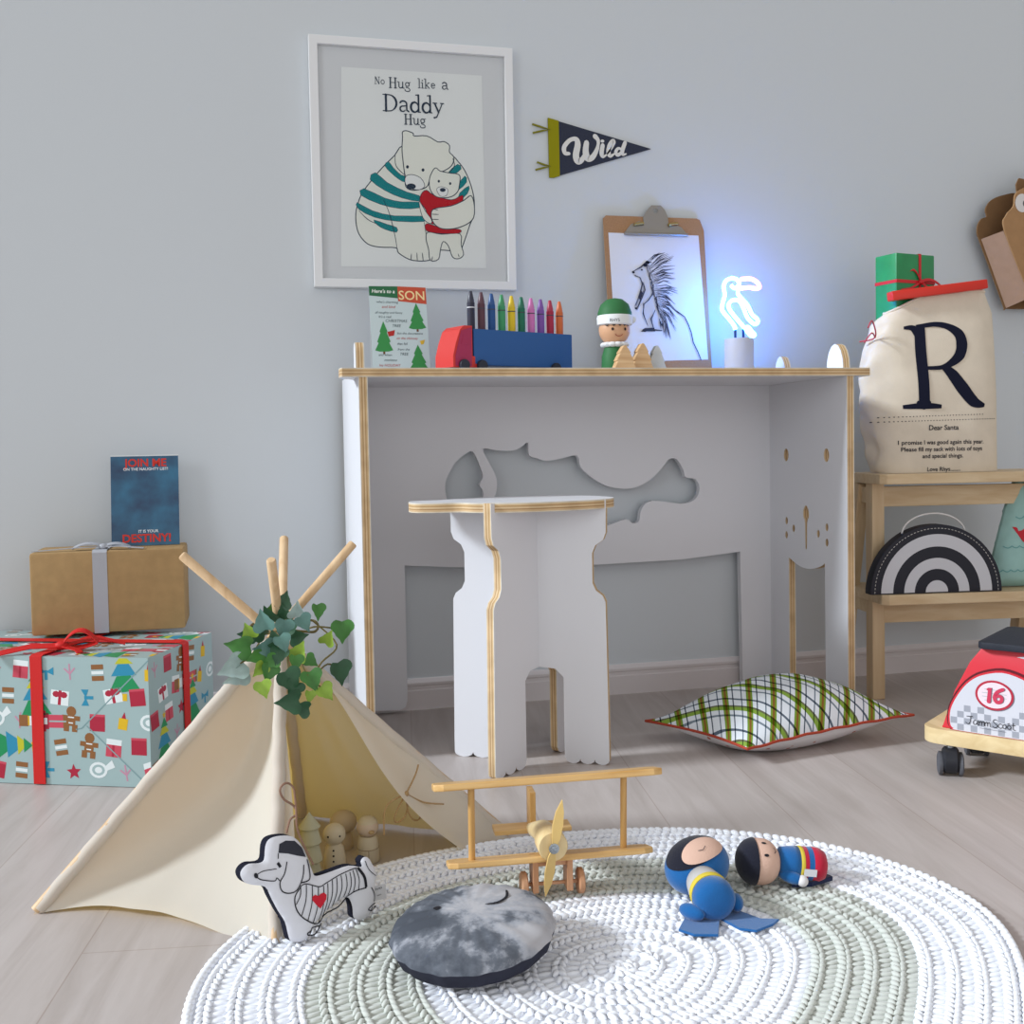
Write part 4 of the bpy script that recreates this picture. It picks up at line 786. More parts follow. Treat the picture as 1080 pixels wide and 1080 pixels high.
for ring in range(NR):
    f = (ring+.62)/NR; fr_ = f; m = rw if f < .475 or f > .735 else rg_
    dR = .44/NR; n = max(8, int(2*pi*f*.44/.0108))
    if f > .965: m = rw
    for i in range(n):
        a = 2*pi*(i+.5*(ring % 2)+rr.uniform(-.12, .12))/n; R_ = RR(a)*f
        c = RC+V((cos(a), sin(a), 0))*R_; rad = V((cos(a), sin(a), 0)); tan = V((-sin(a), cos(a), 0))
        if f > .965:
            blob(c+Z_*.0068, (tan*.9+rad*.45).normalized(), (rad*.9-tan*.45).normalized(), .0155, .0105, .0095, m); continue
        if ring % 2:       # upright stitches seen between two chain rows
            blob(c+Z_*(.0052+rr.uniform(-.0006, .0006)), (rad+tan*rr.uniform(.05, .35)).normalized(), tan, dR*1.35, .0078, .0062, m)
        else:              # the chain row: two slanted strands making a V
            for sg in (-1, 1):
                blob(c+rad*(sg*.0036)+Z_*(.0072+rr.uniform(-.0006, .0006)), (tan*.86+rad*(sg*.5)).normalized(), (rad*.86-tan*(sg*.5)).normalized(), .0135, .0072, .0072, m)
tag(g.build('round_rug', sm=80), 'large round white and grey crocheted rug on the wooden floor', 'rug')
RZ = .0098

# ---------------------------------------------------------------- moon cushion
mc = thing('moon_cushion', 'round grey moon cushion with a sleeping face, lying on the rug', 'cushion', (.222, 1.14, RZ))
def moon_mat():
    m = bpy.data.materials.new('moon_print'); m.use_nodes = True; nt = m.node_tree; b = nt.nodes['Principled BSDF']; b.inputs['Roughness'].default_value = .9; b.inputs['Specular IOR Level'].default_value = .1
    tc = nt.nodes.new('ShaderNodeTexCoord'); mp = nt.nodes.new('ShaderNodeMapping'); mp.inputs['Location'].default_value = (.31, .12, .2); nt.links.new(tc.outputs['Object'], mp.inputs[0])
    n = nt.nodes.new('ShaderNodeTexNoise'); n.inputs['Scale'].default_value = 17; n.inputs['Detail'].default_value = 7; n.inputs['Roughness'].default_value = .62; nt.links.new(mp.outputs[0], n.inputs['Vector'])
    sx = nt.nodes.new('ShaderNodeSeparateXYZ'); nt.links.new(tc.outputs['Object'], sx.inputs[0])
    ad = nt.nodes.new('ShaderNodeMath'); ad.operation = 'MULTIPLY_ADD'; ad.inputs[1].default_value = 1.5; nt.links.new(sx.outputs['X'], ad.inputs[0]); nt.links.new(n.outputs['Fac'], ad.inputs[2])
    r = nt.nodes.new('ShaderNodeValToRGB'); cr = r.color_ramp
    for e, (p, c) in enumerate(((.36, '#4b4f57'), (.47, '#646870'), (.54, '#9a9ca3'), (.64, '#b3b1b4'))):
        el_ = cr.elements[e] if e < 2 else cr.elements.new(p); el_.position = p; el_.color = lin(c)
    nt.links.new(ad.outputs[0], r.inputs['Fac']); nt.links.new(r.outputs['Color'], b.inputs['Base Color']); return m
mm_, mu = moon_mat(), mat('moon_underside', '#33343f', .9, .1)
MC = V((.222, 1.135, 0)); MR = .091
tilt = Matrix.Rotation(radians(-5), 3, 'Y') @ Matrix.Rotation(radians(4), 3, 'X')
def moon(u, v, top):
    a = 2*pi*u; r = MR*v; d = 1-v; q = sqrt(max(0, 1-v**2.6))
    z = (.022*q if top else -.030*sqrt(max(0, 1-v**4)))
    pl = 1+.010*sin(17*a)*v**4+.006*sin(29*a+1)*v**4
    if top: z += .0022*sin(23*a+2*sin(3*a))*v**3*(1-v)*4
    return MC+tilt@V((cos(a)*r*pl, sin(a)*r*pl*.97, z))+Z_*(.043)
g = MB(); g.grid(lambda u, v: moon(u, max(v, .001), True), 96, 20, mm_, wrap=True); g.build('cushion_top', mc, sm=180)
g = MB(); g.grid(lambda u, v: moon(u, max(1-v, .001), False), 96, 16, mu, wrap=True); g.build('cushion_underside', mc, sm=180)
def onmoon(x, y, h=0):
    v = sqrt(x*x+(y/.97)**2)/MR; q = sqrt(max(0, 1-v**2.6)); return MC+tilt@V((x, y, .022*q+.0009+h))+Z_*.043
for ex_, ey_, er in ((-.034, .022, .0042), (.012, .074, .0044)):
    g = MB(); g.poly(ell(ex_, ey_, er, er*.8, 12), onmoon, BLACK, h=.0002); g.build('eye', mc, sm=180)
g = MB()
g.stroke([tuple(p[:2]) for p in smooth([(.018, .006, 0), (.032, .006, 0), (.044, .016, 0), (.048, .033, 0)], 6, False)], [.0014, .0034, .0034, .0024], onmoon, BLACK, h=.0002)
g.build('smile', mc, sm=180)

# ---------------------------------------------------------------- dog cushion
dg = thing('dog_cushion', 'white dachshund shaped cushion with striped jumper and red heart leaning by the teepee', 'soft toy', (.06, 1.262, RZ))
dv = V((.089, .043, 0)).normalized()
DZ0 = .0145
frd = frame((.030, 1.229, DZ0), dv, V((-dv.y*.10, dv.x*.10, 1)))
ol_ = [(.0026, .1174), (-.0118, .1201), (-.0217, .1187), (-.0263, .1118), (-.0289, .0984), (-.0354, .0962), (-.0472, .0984), (-.0547, .0955), (-.058, .0895), (-.0541, .0804), (-.0447, .0747), (-.0298, .0684), (-.0237, .0545), (-.0165, .0382), (-.0091, .0237), (-.0062, .0085), (-.0031, .0003), (.0092, -.0036), (.0207, -.0001), (.0279, .0101), (.0422, .0204), (.0614, .0283), (.0734, .028), (.078, .016), (.0788, .0029), (.0897, -.0026), (.1035, .0018), (.1074, .0093), (.1106, .0322), (.1134, .0444), (.1064, .0637), (.0991, .0689), (.0936, .065), (.0939, .0585), (.0769, .0643), (.0529, .0635), (.0341, .0635), (.0297, .07), (.0244, .088), (.0191, .1018), (.0114, .1121)]
ol2 = [tuple(p[:2]) for p in smooth([(x, y, 0) for x, y in ol_], 3)]
g = MB(); dw = mat('dog_white_cotton', '#dcdce2', .9, .1); hh = g.puff(ol2, frd, .0115, .016, dw, mat('dog_dark_plush', '#22232e', .95, .05, bump=.6, bump_scale=500), mat('dog_dark_plush', '#22232e'), .55, .004)
g.build('body', dg, sm=70)
daf = affine([(375, 385), (100, 605), (850, 590)], [(.0026, .1174), (-.058, .0895), (.1134, .0444)])
ond = lambda x, y, h=0: frd(x, y, hh(x, y)+h)
D_ = lambda p: [daf(q) for q in p]
g = MB(); tk = .0011
def dl_(p, wd=tk, n=5, m=BLACK): g.stroke([tuple(a[:2]) for a in smooth([(*daf(q), 0) for q in p], n, False)], wd, ond, m, h=.0007, caps=False)
for x0, y0, x1, y1 in ((398, 660, 362, 760), (430, 650, 385, 820), (462, 655, 415, 848), (495, 660, 445, 862), (525, 655, 480, 860), (550, 640, 505, 830), (578, 622, 535, 790), (605, 608, 565, 770), (632, 595, 600, 740), (660, 585, 635, 720), (685, 575, 662, 705), (705, 565, 690, 690), (725, 558, 720, 678)):
    mx_ = ((x0+x1)/2+10, (y0+y1)/2); dl_([(x0, y0), mx_, (x1, y1)])
dl_([(740, 552), (765, 600), (768, 660)], .0035); dl_([(395, 660), (430, 645), (500, 660), (540, 640), (620, 595), (700, 560), (742, 552)]); dl_([(398, 662), (360, 720), (362, 790), (400, 840), (470, 868), (520, 815), (600, 770), (690, 690), (770, 662)], .0014)
dl_([(340, 525), (320, 590), (290, 640), (295, 685), (330, 698), (375, 680), (415, 610), (430, 540)], .0013); dl_([(300, 480), (295, 510)]); dl_([(455, 510), (460, 560), (452, 620), (400, 640)], .0014)
dl_([(175, 600), (210, 580), (280, 565)], .0009); dl_([(175, 615), (200, 628), (262, 632), (275, 615), (290, 630)], .0011); dl_([(290, 532), (302, 556)], .0032)
dl_([(405, 920), (430, 905), (440, 890), (480, 880)], .0013); dl_([(405, 920), (415, 932), (450, 925), (480, 880), (490, 865)], .0013); dl_([(420, 925), (432, 908)]); dl_([(765, 790), (790, 795), (820, 770)], .0013); dl_([(765, 788), (785, 770), (815, 752)], .0013); dl_([(785, 790), (795, 772)]); dl_([(805, 785), (812, 768)]); dl_([(800, 660), (818, 700), (812, 745)], .0012); dl_([(785, 510), (800, 560), (840, 595)], .0009)
g.poly([daf(q) for q in [(300, 478), (312, 430), (350, 410), (400, 410), (435, 445), (450, 497), (400, 490), (350, 480)]], ond, mat('dog_cap_grey', '#35363f', .9), h=.0006, fine=.0035)
g.poly(D_(ell(170, 605, 11, 15, 10)), ond, BLACK, h=.0008)
g.poly(D_([(452, 735), (455, 715), (472, 705), (490, 712), (500, 700), (522, 692), (535, 705), (530, 730), (520, 745), (492, 782), (470, 760)]), ond, mat('heart_red', '#cc2436', .8), h=.0008, fine=.003)
g.build('printed_jumper', dg, sm=0)
g = MB(); cor = mat('cord_brown', '#8a6a58', .7)
la = daf((440, 440)); lz = [(372, 375), (400, 300), (438, 265), (430, 220), (380, 185), (365, 140), (385, 105), (415, 95), (440, 120), (442, 180), (430, 260), (425, 340), (445, 420), (490, 540)]
g.tube(smooth([frd(*daf(q), .004+(.004 if i > 9 else 0)) for i, q in enumerate(lz)], 5, False), .0013, cor, 8); g.build('hanging_loop', dg)
g = MB(); a = daf((832, 680)); tg = frame(frd(a[0], a[1], -.002), dv, V((.02, 0, 1)))
g.prism([(0, -.016), (.021, -.018), (.020, .001), (.0, .001)], tg, 0, .0006, mat('cloth_label', '#d8d8dc', .9)); g.text('PAPER', .0036, tg, NAVY, .010, -.004, h=.0009); g.text('wash', .003, tg, NAVY, .0105, -.0115, h=.0009); g.build('label_tag', dg, sm=0)

# ---------------------------------------------------------------- painted pegs inside the teepee
pgw = mat('peg_pale', '#cbbfa6', .7, .15, noise_amt=.05, noise_scale=60); pgt = mat('peg_tree_green', '#b3b096', .7, .15)
t = thing('wooden_tree', 'pale stacked cone tree just behind the dog cushion', 'figurine', (.062, 1.42, 0))
z = 0
for i, (r0_, r1_, h) in enumerate(((.0175, .012, .030), (.0165, .0115, .024), (.0155, .0105, .021), (.0145, .0010, .021))):
    g = MB(); g.lathe([(r0_-.001, z), (r0_, z+.0015), (r1_, z+h-.001), (r1_-.002, z+h)], (.062, 1.42, .0005), Z_, pgt, 26); g.build('tier', t); z += h-.0005
t = thing('peg_doll', 'pale snowman peg with dotted eyes and three buttons in the teepee opening', 'figurine', (.097, 1.464, 0))
g = MB(); g.lathe([(.0145, 0), (.0155, .002), (.0150, .012), (.0125, .028), (.0085, .034)], (.097, 1.464, .0005), Z_, pgw, 26); g.build('body', t)
g = MB(); g.ball((.097, 1.464, .0465), (.0155, .0155, .0148), pgw, 24, 16); g.build('head', t)
cam2 = lambda c: (V((0, 0, 0))-V((c[0], c[1], 0))).normalized()
def onball(c, r, a, e):   # a point on a ball, angles from the direction of the doorway
    d = cam2(c); s_ = V((-d.y, d.x, 0)); return V(c)+(d*cos(a)*cos(e)+s_*sin(a)*cos(e)+Z_*sin(e))*r
g = MB()
for a in (-.58, .50): g.ball(onball((.097, 1.464, .0465), .0151, a, .06), .0014, BLACK, 8, 6)
for z_, r in ((.028, .0125), (.021, .0139), (.014, .0149)): g.ball(onball((.097, 1.464, z_), r, -.12, 0), .0013, BLACK, 8, 6)
g.build('dots', t)
t = thing('peg_doll', 'round headed peg standing behind the snowman peg in the teepee', 'figurine', (.115, 1.535, 0))
g = MB(); g.lathe([(.013, 0), (.0135, .002), (.012, .018), (.008, .026)], (.115, 1.535, .0005), Z_, mat('peg_shade', '#bfae94', .7), 24); g.build('body', t)
g = MB(); g.ball((.115, 1.535, .0375), (.0195, .0195, .0165), mat('peg_shade', '#bfae94'), 24, 16); g.build('head', t)
t = thing('peg_doll', 'pale bearded peg with a belted body at the teepee opening, farthest from the dog cushion', 'figurine', (.1435, 1.475, 0))
g = MB(); g.lathe([(.0150, 0), (.0160, .002), (.0150, .013), (.0152, .0135), (.0140, .028), (.0120, .036)], (.1435, 1.475, .0005), Z_, pgw, 26); g.build('body', t)
g = MB(); g.ball((.1435, 1.475, .0485), (.0152, .0152, .0140), mat('peg_face', '#cdb9a4', .7), 24, 16); g.build('head', t)
g = MB(); g.ball((.1435, 1.475, .0535), (.0138, .0138, .0098), pgw, 20, 12); g.build('hat', t)
g = MB(); sh = mat('peg_line', '#9b8a72', .8)
g.tube([V((.1435, 1.475, .0195))+V((.0149*cos(2*pi*k/20), .0149*sin(2*pi*k/20), 0)) for k in range(20)], .0006, sh, 5, closed=True)
g.tube([onball((.1435, 1.475, z_), r, .05, 0) for z_, r in ((.003, .0160), (.012, .0152), (.019, .0149))], .0005, sh, 5); g.build('belt', t)
g = MB(); g.ball(onball((.1435, 1.475, .0455), .0148, .35, -.05), (.0045, .0045, .003), mat('peg_beard', '#b59a72', .7), 10, 8); g.build('beard', t)

# ---------------------------------------------------------------- wooden biplane
ba = thing('toy_biplane', 'wooden toy biplane with a propeller standing on the rug', 'toy plane', (.35, 1.30, RZ))
bx = V((.996, -.09, 0)).normalized(); by = V((.09, .996, 0)).normalized()
byt = (by*cos(radians(14))-Z_*sin(radians(14)))
def bp3(x, y, z): return V((.356, 1.262, 0))+bx*x+by*y+Z_*z
w1 = wood('pine_long', '#c99a5a', '#dfb87c', (1, 0, 0), 70, .4); w2 = wood('pine_upright', '#b98a4e', '#d6ab6c', (0, 0, 1), 70, .4); w3 = wood('pine_rosy', '#b98560', '#d0a07c', (0, 0, 1), 80, .45); w4 = wood('pine_pale', '#d6bb88', '#e6cf9f', (0, 0, 1), 60, .4)
def wing(name, x0, x1, z0, z1, c, t):
    g = MB(); L = x1-x0; pts = [(0, .006), (.012, 0), (L-.012, 0), (L, .006), (L, c-.006), (L-.012, c), (.012, c), (0, c-.006)]
    dirx = (bx*(x1-x0)+Z_*(z1-z0)).normalized(); g.prism([(x, y) for x, y in pts], frame(bp3(x0, -.004, z0), dirx, byt), 0, t, w1); g.build(name, ba, sm=0, bevel=.0018)
wing('upper_wing', -.152, .135, .1535, .1572, .046, .0085); wing('lower_wing', -.136, .122, .0568, .0585, .044, .0075)
for x, z0, z1 in ((-.105, .064, .1545), (.0875, .066, .156)):
    g = MB(); g.tube([bp3(x, .018, z0-.006), bp3(x, .012, z1-.001)], .0042, w2, 14); g.build('wing_strut', ba)
g = MB(); g.lathe([(.0175, .0), (.0185, .002), (.0185, .028)], bp3(-.008, -.012, .0790), by, w4, 30); g.build('nose', ba)
g = MB(); g.tube([bp3(-.008, .014, .0785), bp3(-.008, .06, .073), bp3(-.008, .16, .042)], [.0155, .0145, .0075], w4, 20); g.build('fuselage', ba)
g = MB(); pr_ = [(-.0015, .0), (-.0046, .012), (-.0062, .028), (-.0050, .044), (0, .060), (.0042, .046), (.0060, .030), (.0052, .012), (.0015, 0)]
prop = pr_+[(-x, -z) for x, z in pr_]
ap_ = radians(11); fp3 = frame(bp3(-.008, -.0150, .079), bx*cos(ap_)-Z_*sin(ap_), Z_*cos(ap_)+bx*sin(ap_)); fpx = lambda x, y, h=0: fp3(x, y, h+.18*x*(1 if y > 0 else -1))
g.prism(prop, fpx, -.0018, .0022, mat('propeller_wood', '#dab872', .35, .5)); g.build('propeller', ba, sm=50)
g = MB(); stl = mat('bolt_steel', '#aab0b4', .3, .5, metal=.9); g.lathe([(.0064, 0), (.0064, .0012), (.0044, .0014), (.0044, .0042), (.0020, .0043), (.0018, .0055), (.0001, .0056)], bp3(-.008, -.0168, .079), -by, stl, 6*3); g.build('bolt', ba, sm=20)
g = MB(); g.box(bp3(-.008, .150, .0465), (.106, .03, .006), w1, (bx, by, Z_)); g.build('tailplane', ba, sm=0, bevel=.001)
g = MB(); g.box(bp3(-.008, .152, .073), (.008, .03, .052), w2, (bx, by, Z_)); g.build('tail_fin', ba, sm=0, bevel=.001)
for sx_ in (-.0285, .0145):
    g = MB(); g.box(bp3(sx_, .012, .0385), (.0075, .028, .040), w3, (bx, by, Z_), ) ; g.build('gear_leg', ba, sm=0, bevel=.001)
g = MB(); g.box(bp3(-.007, .012, .0545), (.038, .024, .006), w3, (bx, by, Z_)); g.build('gear_crossbar', ba, sm=0)
g = MB(); g.tube([bp3(-.046, .012, .0250), bp3(.033, .012, .0250)], .0024, w3, 10); g.build('axle', ba)
for sx_ in (-.0415, .0300):
    g = MB(); g.lathe([(.0135, -.0042), (.0158, -.0025), (.0158, .0025), (.0135, .0042)], bp3(sx_, .012, .0256), bx, w3, 26); g.build('wheel', ba)

# ---------------------------------------------------------------- two plush dolls
pb = mat('plush_blue', '#1d5f9c', .95, .05, sheen=.4, bump=.4, bump_scale=700); pbl = mat('plush_black', '#23242f', .95, .05, sheen=.2, bump=.4, bump_scale=700); pk_ = mat('plush_skin', '#d8b3a0', .95, .05, bump=.3, bump_scale=700)
ps = mat('plush_grey', '#b9b6b4', .95, .05); py_ = mat('plush_yellow', '#d6c04a', .9, .05); prd = mat('plush_red', '#b32039', .95, .05, sheen=.3, bump=.3, bump_scale=700); pnv = mat('plush_navy', '#1d2747', .95, .05, sheen=.3)
def capball(name, c, r, axes, ranges, par):
    """patches of one rounded head, cut by height along its own z axis: [(z0, z1, material)]"""
d1 = thing('plush_doll', 'blue hooded plush doll lying with its round feet towards the front of the rug', 'soft toy', (.52, 1.2, RZ))
hx = V((.93, .25, .27)).normalized(); hz = V((-.12, -.42, .90)); hy = hz.cross(hx).normalized(); hz = hx.cross(hy)
HC = V((.527, 1.232, .0435))
g = MB()
def headcol(u, v):
    y = -cos(pi*v)                     # -1 chin .. 1 crown along the head's length
    return pb
g.ball(HC, (.043, .036, .031), pb, 32, 20, (hx, hz.cross(hx)*-1, hz)); g.build('hood', d1)
def on_head(x, y, h=0):
    """face patch: local x across, y up the face, lying on the hood's front"""
    q = sqrt(max(.02, 1-(x/.043)**2-(y/.036)**2)); return HC+hx*x+hy2*y+hz*(.031*q+.0012+h)
hy2 = hz.cross(hx)
if hy2.y < 0: hy2 = -hy2
g = MB()
def disc_patch(g, o, m, h):            # fine-meshed patch so that it follows the head
    def fn(u, v): r = v; a = 2*pi*u; return on_head(o[0]+o[2]*r*cos(a), o[1]+o[3]*r*sin(a), h)
    g.grid(fn, 32, 8, m, wrap=True)
g = MB(); disc_patch(g, (-.003, .006, .036, .026), pbl, .0004); g.build('dark_hair', d1, sm=180)
g = MB(); disc_patch(g, (.004, -.004, .030, .0165), pk_, .0012); g.stroke([(-.004, -.006), (.002, -.008), (.008, -.005)], .0008, on_head, NAVY, h=.0022); g.build('face', d1, sm=180)
bdv = V((-.10, -1, -.06)).normalized(); B0 = V((.521, 1.205, .036)); B1 = V((.513, 1.140, .0345))
g = MB(); bxs = V((1, -.1, 0)).normalized(); g.lathe([(.010, .0), (.020, .004), (.0225, .02), (.0235, .036)], B0, B1-B0, ps, 28); g.build('shirt', d1, sm=180)
g = MB(); g.lathe([(.0232, .030), (.0242, .0315), (.0242, .0385), (.0235, .0395)], B0, B1-B0, py_, 28); g.build('belt', d1)
g = MB(); g.lathe([(.0238, .0415), (.0250, .045), (.0245, .056), (.021, .0625), (.012, .0655), (.0005, .066)], B0, B1-B0, pb, 30); g.build('legs', d1, sm=180)
for c, r, ax_ in (((.487, 1.155, .022), (.0085, .017, .0095), V((.55, -.8, 0))), ((.548, 1.165, .022), (.0085, .016, .0095), V((-.3, -.9, 0)))):
    g = MB(); ax_ = ax_.normalized(); sd = Z_.cross(ax_); g.ball(c, r, pb if c[0] < .5 else pb, 16, 10, (sd, ax_, Z_)); g.build('arm', d1)
g = MB(); cp = [(.534, 1.19), (.565, 1.135), (.585, 1.128), (.572, 1.118), (.546, 1.108), (.530, 1.118), (.520, 1.15), (.50, 1.11), (.474, 1.118), (.462, 1.135), (.480, 1.16), (.497, 1.19)]
g.prism(cp, frame((0, 0, RZ+.0008), X_, Y_), 0, .003, pb); g.build('cape', d1, sm=0, bevel=.0008)

d2 = thing('plush_doll', 'plush doll with black hair and red boots lying on its side on the rug', 'soft toy', (.64, 1.225, RZ))
HC2 = V((.612, 1.236, .038)); lx = V((.97, -.16, -.06)).normalized(); lz2 = V((-.1, -.55, .82)); ly2 = lz2.cross(lx).normalized(); lz2 = lx.cross(ly2)
def patchball(name, f0_, f1_, m, inf):
    g = MB()
    def fn(u, v):
        a = 2*pi*u; t_ = f0_+(f1_-f0_)*v; x = t_; r = sqrt(max(0, 1-abs(x)**2.4)); return HC2+lx*(x*(.0275+inf))+ly2*(cos(a)*r*(.0285+inf))+lz2*(sin(a)*r*(.0285+inf))
    g.grid(fn, 32, 14, m, wrap=True); g.build(name, d2, sm=180)
patchball('head', -.6, 1, pk_, 0); patchball('hair', -1, -.22, pbl, .0012)
g = MB(); on2 = lambda x, y, h=0: HC2+lx*x+(lz2*cos(y/.028)+ly2*sin(y/.028)*-1)*(.0285*sqrt(max(0, 1-abs(x/.0275)**2.4))+.0006)
for y in (-.007, .010): g.poly(ell(.003, y, .0032, .0018, 10), on2, BLACK, h=0)
g.stroke([(.015, -.002), (.0175, .002), (.015, .006)], .0009, on2, NAVY, h=0); g.build('face_print', d2)
S0 = HC2+lx*.024; def_ = None
SA = V((.98, -.19, -.12)).normalized()
g = MB(); g.lathe([(.012, 0), (.0185, .004), (.0205, .018), (.021, .026)], S0, SA, pb, 28); g.build('shirt', d2, sm=180)
g = MB(); g.lathe([(.0212, .026), (.0217, .027), (.0217, .030), (.0212, .031)], S0, SA, py_, 28); g.build('belt', d2)
g = MB(); g.lathe([(.0213, .031), (.0215, .036)], S0, SA, prd, 28); g.build('trunks', d2)
g = MB(); g.lathe([(.0212, .036), (.0215, .043)], S0, SA, pb, 28); g.build('trousers', d2)
g = MB(); g.lathe([(.0216, .043), (.0215, .052), (.0175, .060), (.009, .0635), (.0005, .0638)], S0, SA, prd, 28); g.build('boots', d2, sm=180)
g = MB(); c = S0+SA*.012+V((-.002, -.018, -.012)); a_ = V((.75, -.55, -.2)).normalized(); s2 = Z_.cross(a_).normalized(); g.ball(c, (.008, .016, .008), pb, 14, 10, (s2, a_, a_.cross(s2)*-1)); g.build('arm', d2)
g = MB(); g.ball(c+a_*.014, .0072, mat('plush_white', '#dcd8d8', .9), 12, 8); g.build('hand', d2)
g = MB(); q = S0+SA*.024+V((0, -.0225, -.008)); g.prism([(0, 0), (.016, 0), (.016, .009), (0, .009)], frame(q, SA, Z_), 0, .0007, mat('cloth_label', '#d8d8dc')); g.build('label_tag', d2, sm=0)
g = MB(); cpp = [(.66, 1.245), (.70, 1.235), (.705, 1.215), (.67, 1.205), (.645, 1.21)]; g.prism(cpp, frame((0, 0, RZ+.0006), X_, Y_), 0, .006, pnv); g.build('cape', d2, sm=0, bevel=.001)

# ---------------------------------------------------------------- plaid floor pillow
pi_ = thing('floor_pillow', 'green plaid pillow with red piping lying on the floor before the desk', 'pillow', (.96, 1.86, 0))
cL, cF, cR, cB = V((.728, 1.942, .034)), V((.834, 1.722, .030)), V((1.198, 1.772, .052)), V((1.092, 1.992, .056))
def plaid():
    m = bpy.data.materials.new('plaid_cotton'); m.use_nodes = True; nt = m.node_tree; b = nt.nodes['Principled BSDF']; b.inputs['Roughness'].default_value = .9; b.inputs['Specular IOR Level'].default_value = .1
    uv = nt.nodes.new('ShaderNodeUVMap'); sx = nt.nodes.new('ShaderNodeSeparateXYZ'); nt.links.new(uv.outputs[0], sx.inputs[0]); prev = None
    def ramp(sock, mult, stops, off=0):
        ma = nt.nodes.new('ShaderNodeMath'); ma.operation = 'MULTIPLY_ADD'; ma.inputs[1].default_value = mult; ma.inputs[2].default_value = off; nt.links.new(sock, ma.inputs[0])
        fr = nt.nodes.new('ShaderNodeMath'); fr.operation = 'FRACT'; nt.links.new(ma.outputs[0], fr.inputs[0])
        r = nt.nodes.new('ShaderNodeValToRGB'); r.color_ramp.interpolation = 'CONSTANT'
        for e, (p, c) in enumerate(stops):
            q = r.color_ramp.elements[e] if e < 2 else r.color_ramp.elements.new(p); q.position = p; q.color = lin(c)
        nt.links.new(fr.outputs[0], r.inputs['Fac']); return r.outputs['Color']
    st1 = [(0, '#ffffff'), (.12, '#7d8a94'), (.17, '#ffffff'), (.34, '#8aa83c'), (.43, '#9c6a34'), (.52, '#8aa83c'), (.60, '#ffffff'), (.76, '#55606c'), (.81, '#ffffff')]
    st2 = [(0, '#ffffff'), (.20, '#8c98a0'), (.26, '#ffffff'), (.40, '#9ab84c'), (.52, '#7a7a58'), (.58, '#ffffff'), (.80, '#6a7480'), (.86, '#ffffff')]
    a = ramp(sx.outputs['X'], 9.0, st1); c = ramp(sx.outputs['Y'], 8.0, st2, .3)
    mx = nt.nodes.new('ShaderNodeMixRGB'); mx.blend_type = 'MULTIPLY'; mx.inputs[0].default_value = 1; nt.links.new(a, mx.inputs[1]); nt.links.new(c, mx.inputs[2])
    m2 = nt.nodes.new('ShaderNodeMixRGB'); m2.blend_type = 'MULTIPLY'; m2.inputs[0].default_value = 1; m2.inputs[2].default_value = lin('#dde2e8'); nt.links.new(mx.outputs[0], m2.inputs[1]); nt.links.new(m2.outputs[0], b.inputs['Base Color']); return m
def floral():
    m = bpy.data.materials.new('floral_cotton'); m.use_nodes = True; nt = m.node_tree; b = nt.nodes['Principled BSDF']; b.inputs['Roughness'].default_value = .9
    tc = nt.nodes.new('ShaderNodeTexCoord'); v = nt.nodes.new('ShaderNodeTexVoronoi'); v.inputs['Scale'].default_value = 42; nt.links.new(tc.outputs['Object'], v.inputs['Vector'])
    r = nt.nodes.new('ShaderNodeValToRGB'); r.color_ramp.elements[0].position = .13; r.color_ramp.elements[1].position = .22; r.color_ramp.elements[0].color = lin('#b0573f'); r.color_ramp.elements[1].color = lin('#d3d0d2'); nt.links.new(v.outputs['Distance'], r.inputs['Fac'])
    nt.links.new(r.outputs['Color'], b.inputs['Base Color']); return m
def pill(u, v, sg):
    x, y = 2*u-1, 2*v-1
    ix, iy = x*(1-.10*(1-y*y)*abs(x)**2), y*(1-.10*(1-x*x)*abs(y)**2)
    p = cF*(1-ix)*(1-iy)/4+cR*(1+ix)*(1-iy)/4+cB*(1+ix)*(1+iy)/4+cL*(1-ix)*(1+iy)/4
    d = (1-x**2)*(1-y**2); h = max(d, 0)**.72
    wr = .004*noise.noise(V((u*6, v*6, sg)))*h+.0025*sin(x*18)*(1-abs(y))**0*max(0, abs(y)-.6)
    if sg > 0: return p+Z_*(.080*h+wr)
    z = p.z-.052*h+wr*.3; return V((p.x, p.y, max(z, .002)))
g = MB(); N = 44; g.grid(lambda u, v: pill(u, v, 1), N, N, plaid()); o = g.build('cover', pi_, sm=180)
uvl = o.data.uv_layers.new(name='UVMap'); k = N+1
for lp2 in o.data.loops:
    i = lp2.vertex_index; u, v = (i % k)/N, (i//k)/N; uvl.data[lp2.index].uv = ((u-v*.62)*.74+.6, (u*.80+v*.22)*.74)
g = MB(); g.grid(lambda u, v: pill(v, u, -1), 36, 36, floral()); g.build('underside', pi_, sm=180)
g = MB(); edge_ = [pill(t/24, 0, 1) for t in range(24)]+[pill(1, t/24, 1) for t in range(24)]+[pill(1-t/24, 1, 1) for t in range(24)]+[pill(0, 1-t/24, 1) for t in range(24)]
g.tube(edge_, .0026, mat('piping_red', '#a8432f', .8), 8, closed=True); g.build('piping', pi_)

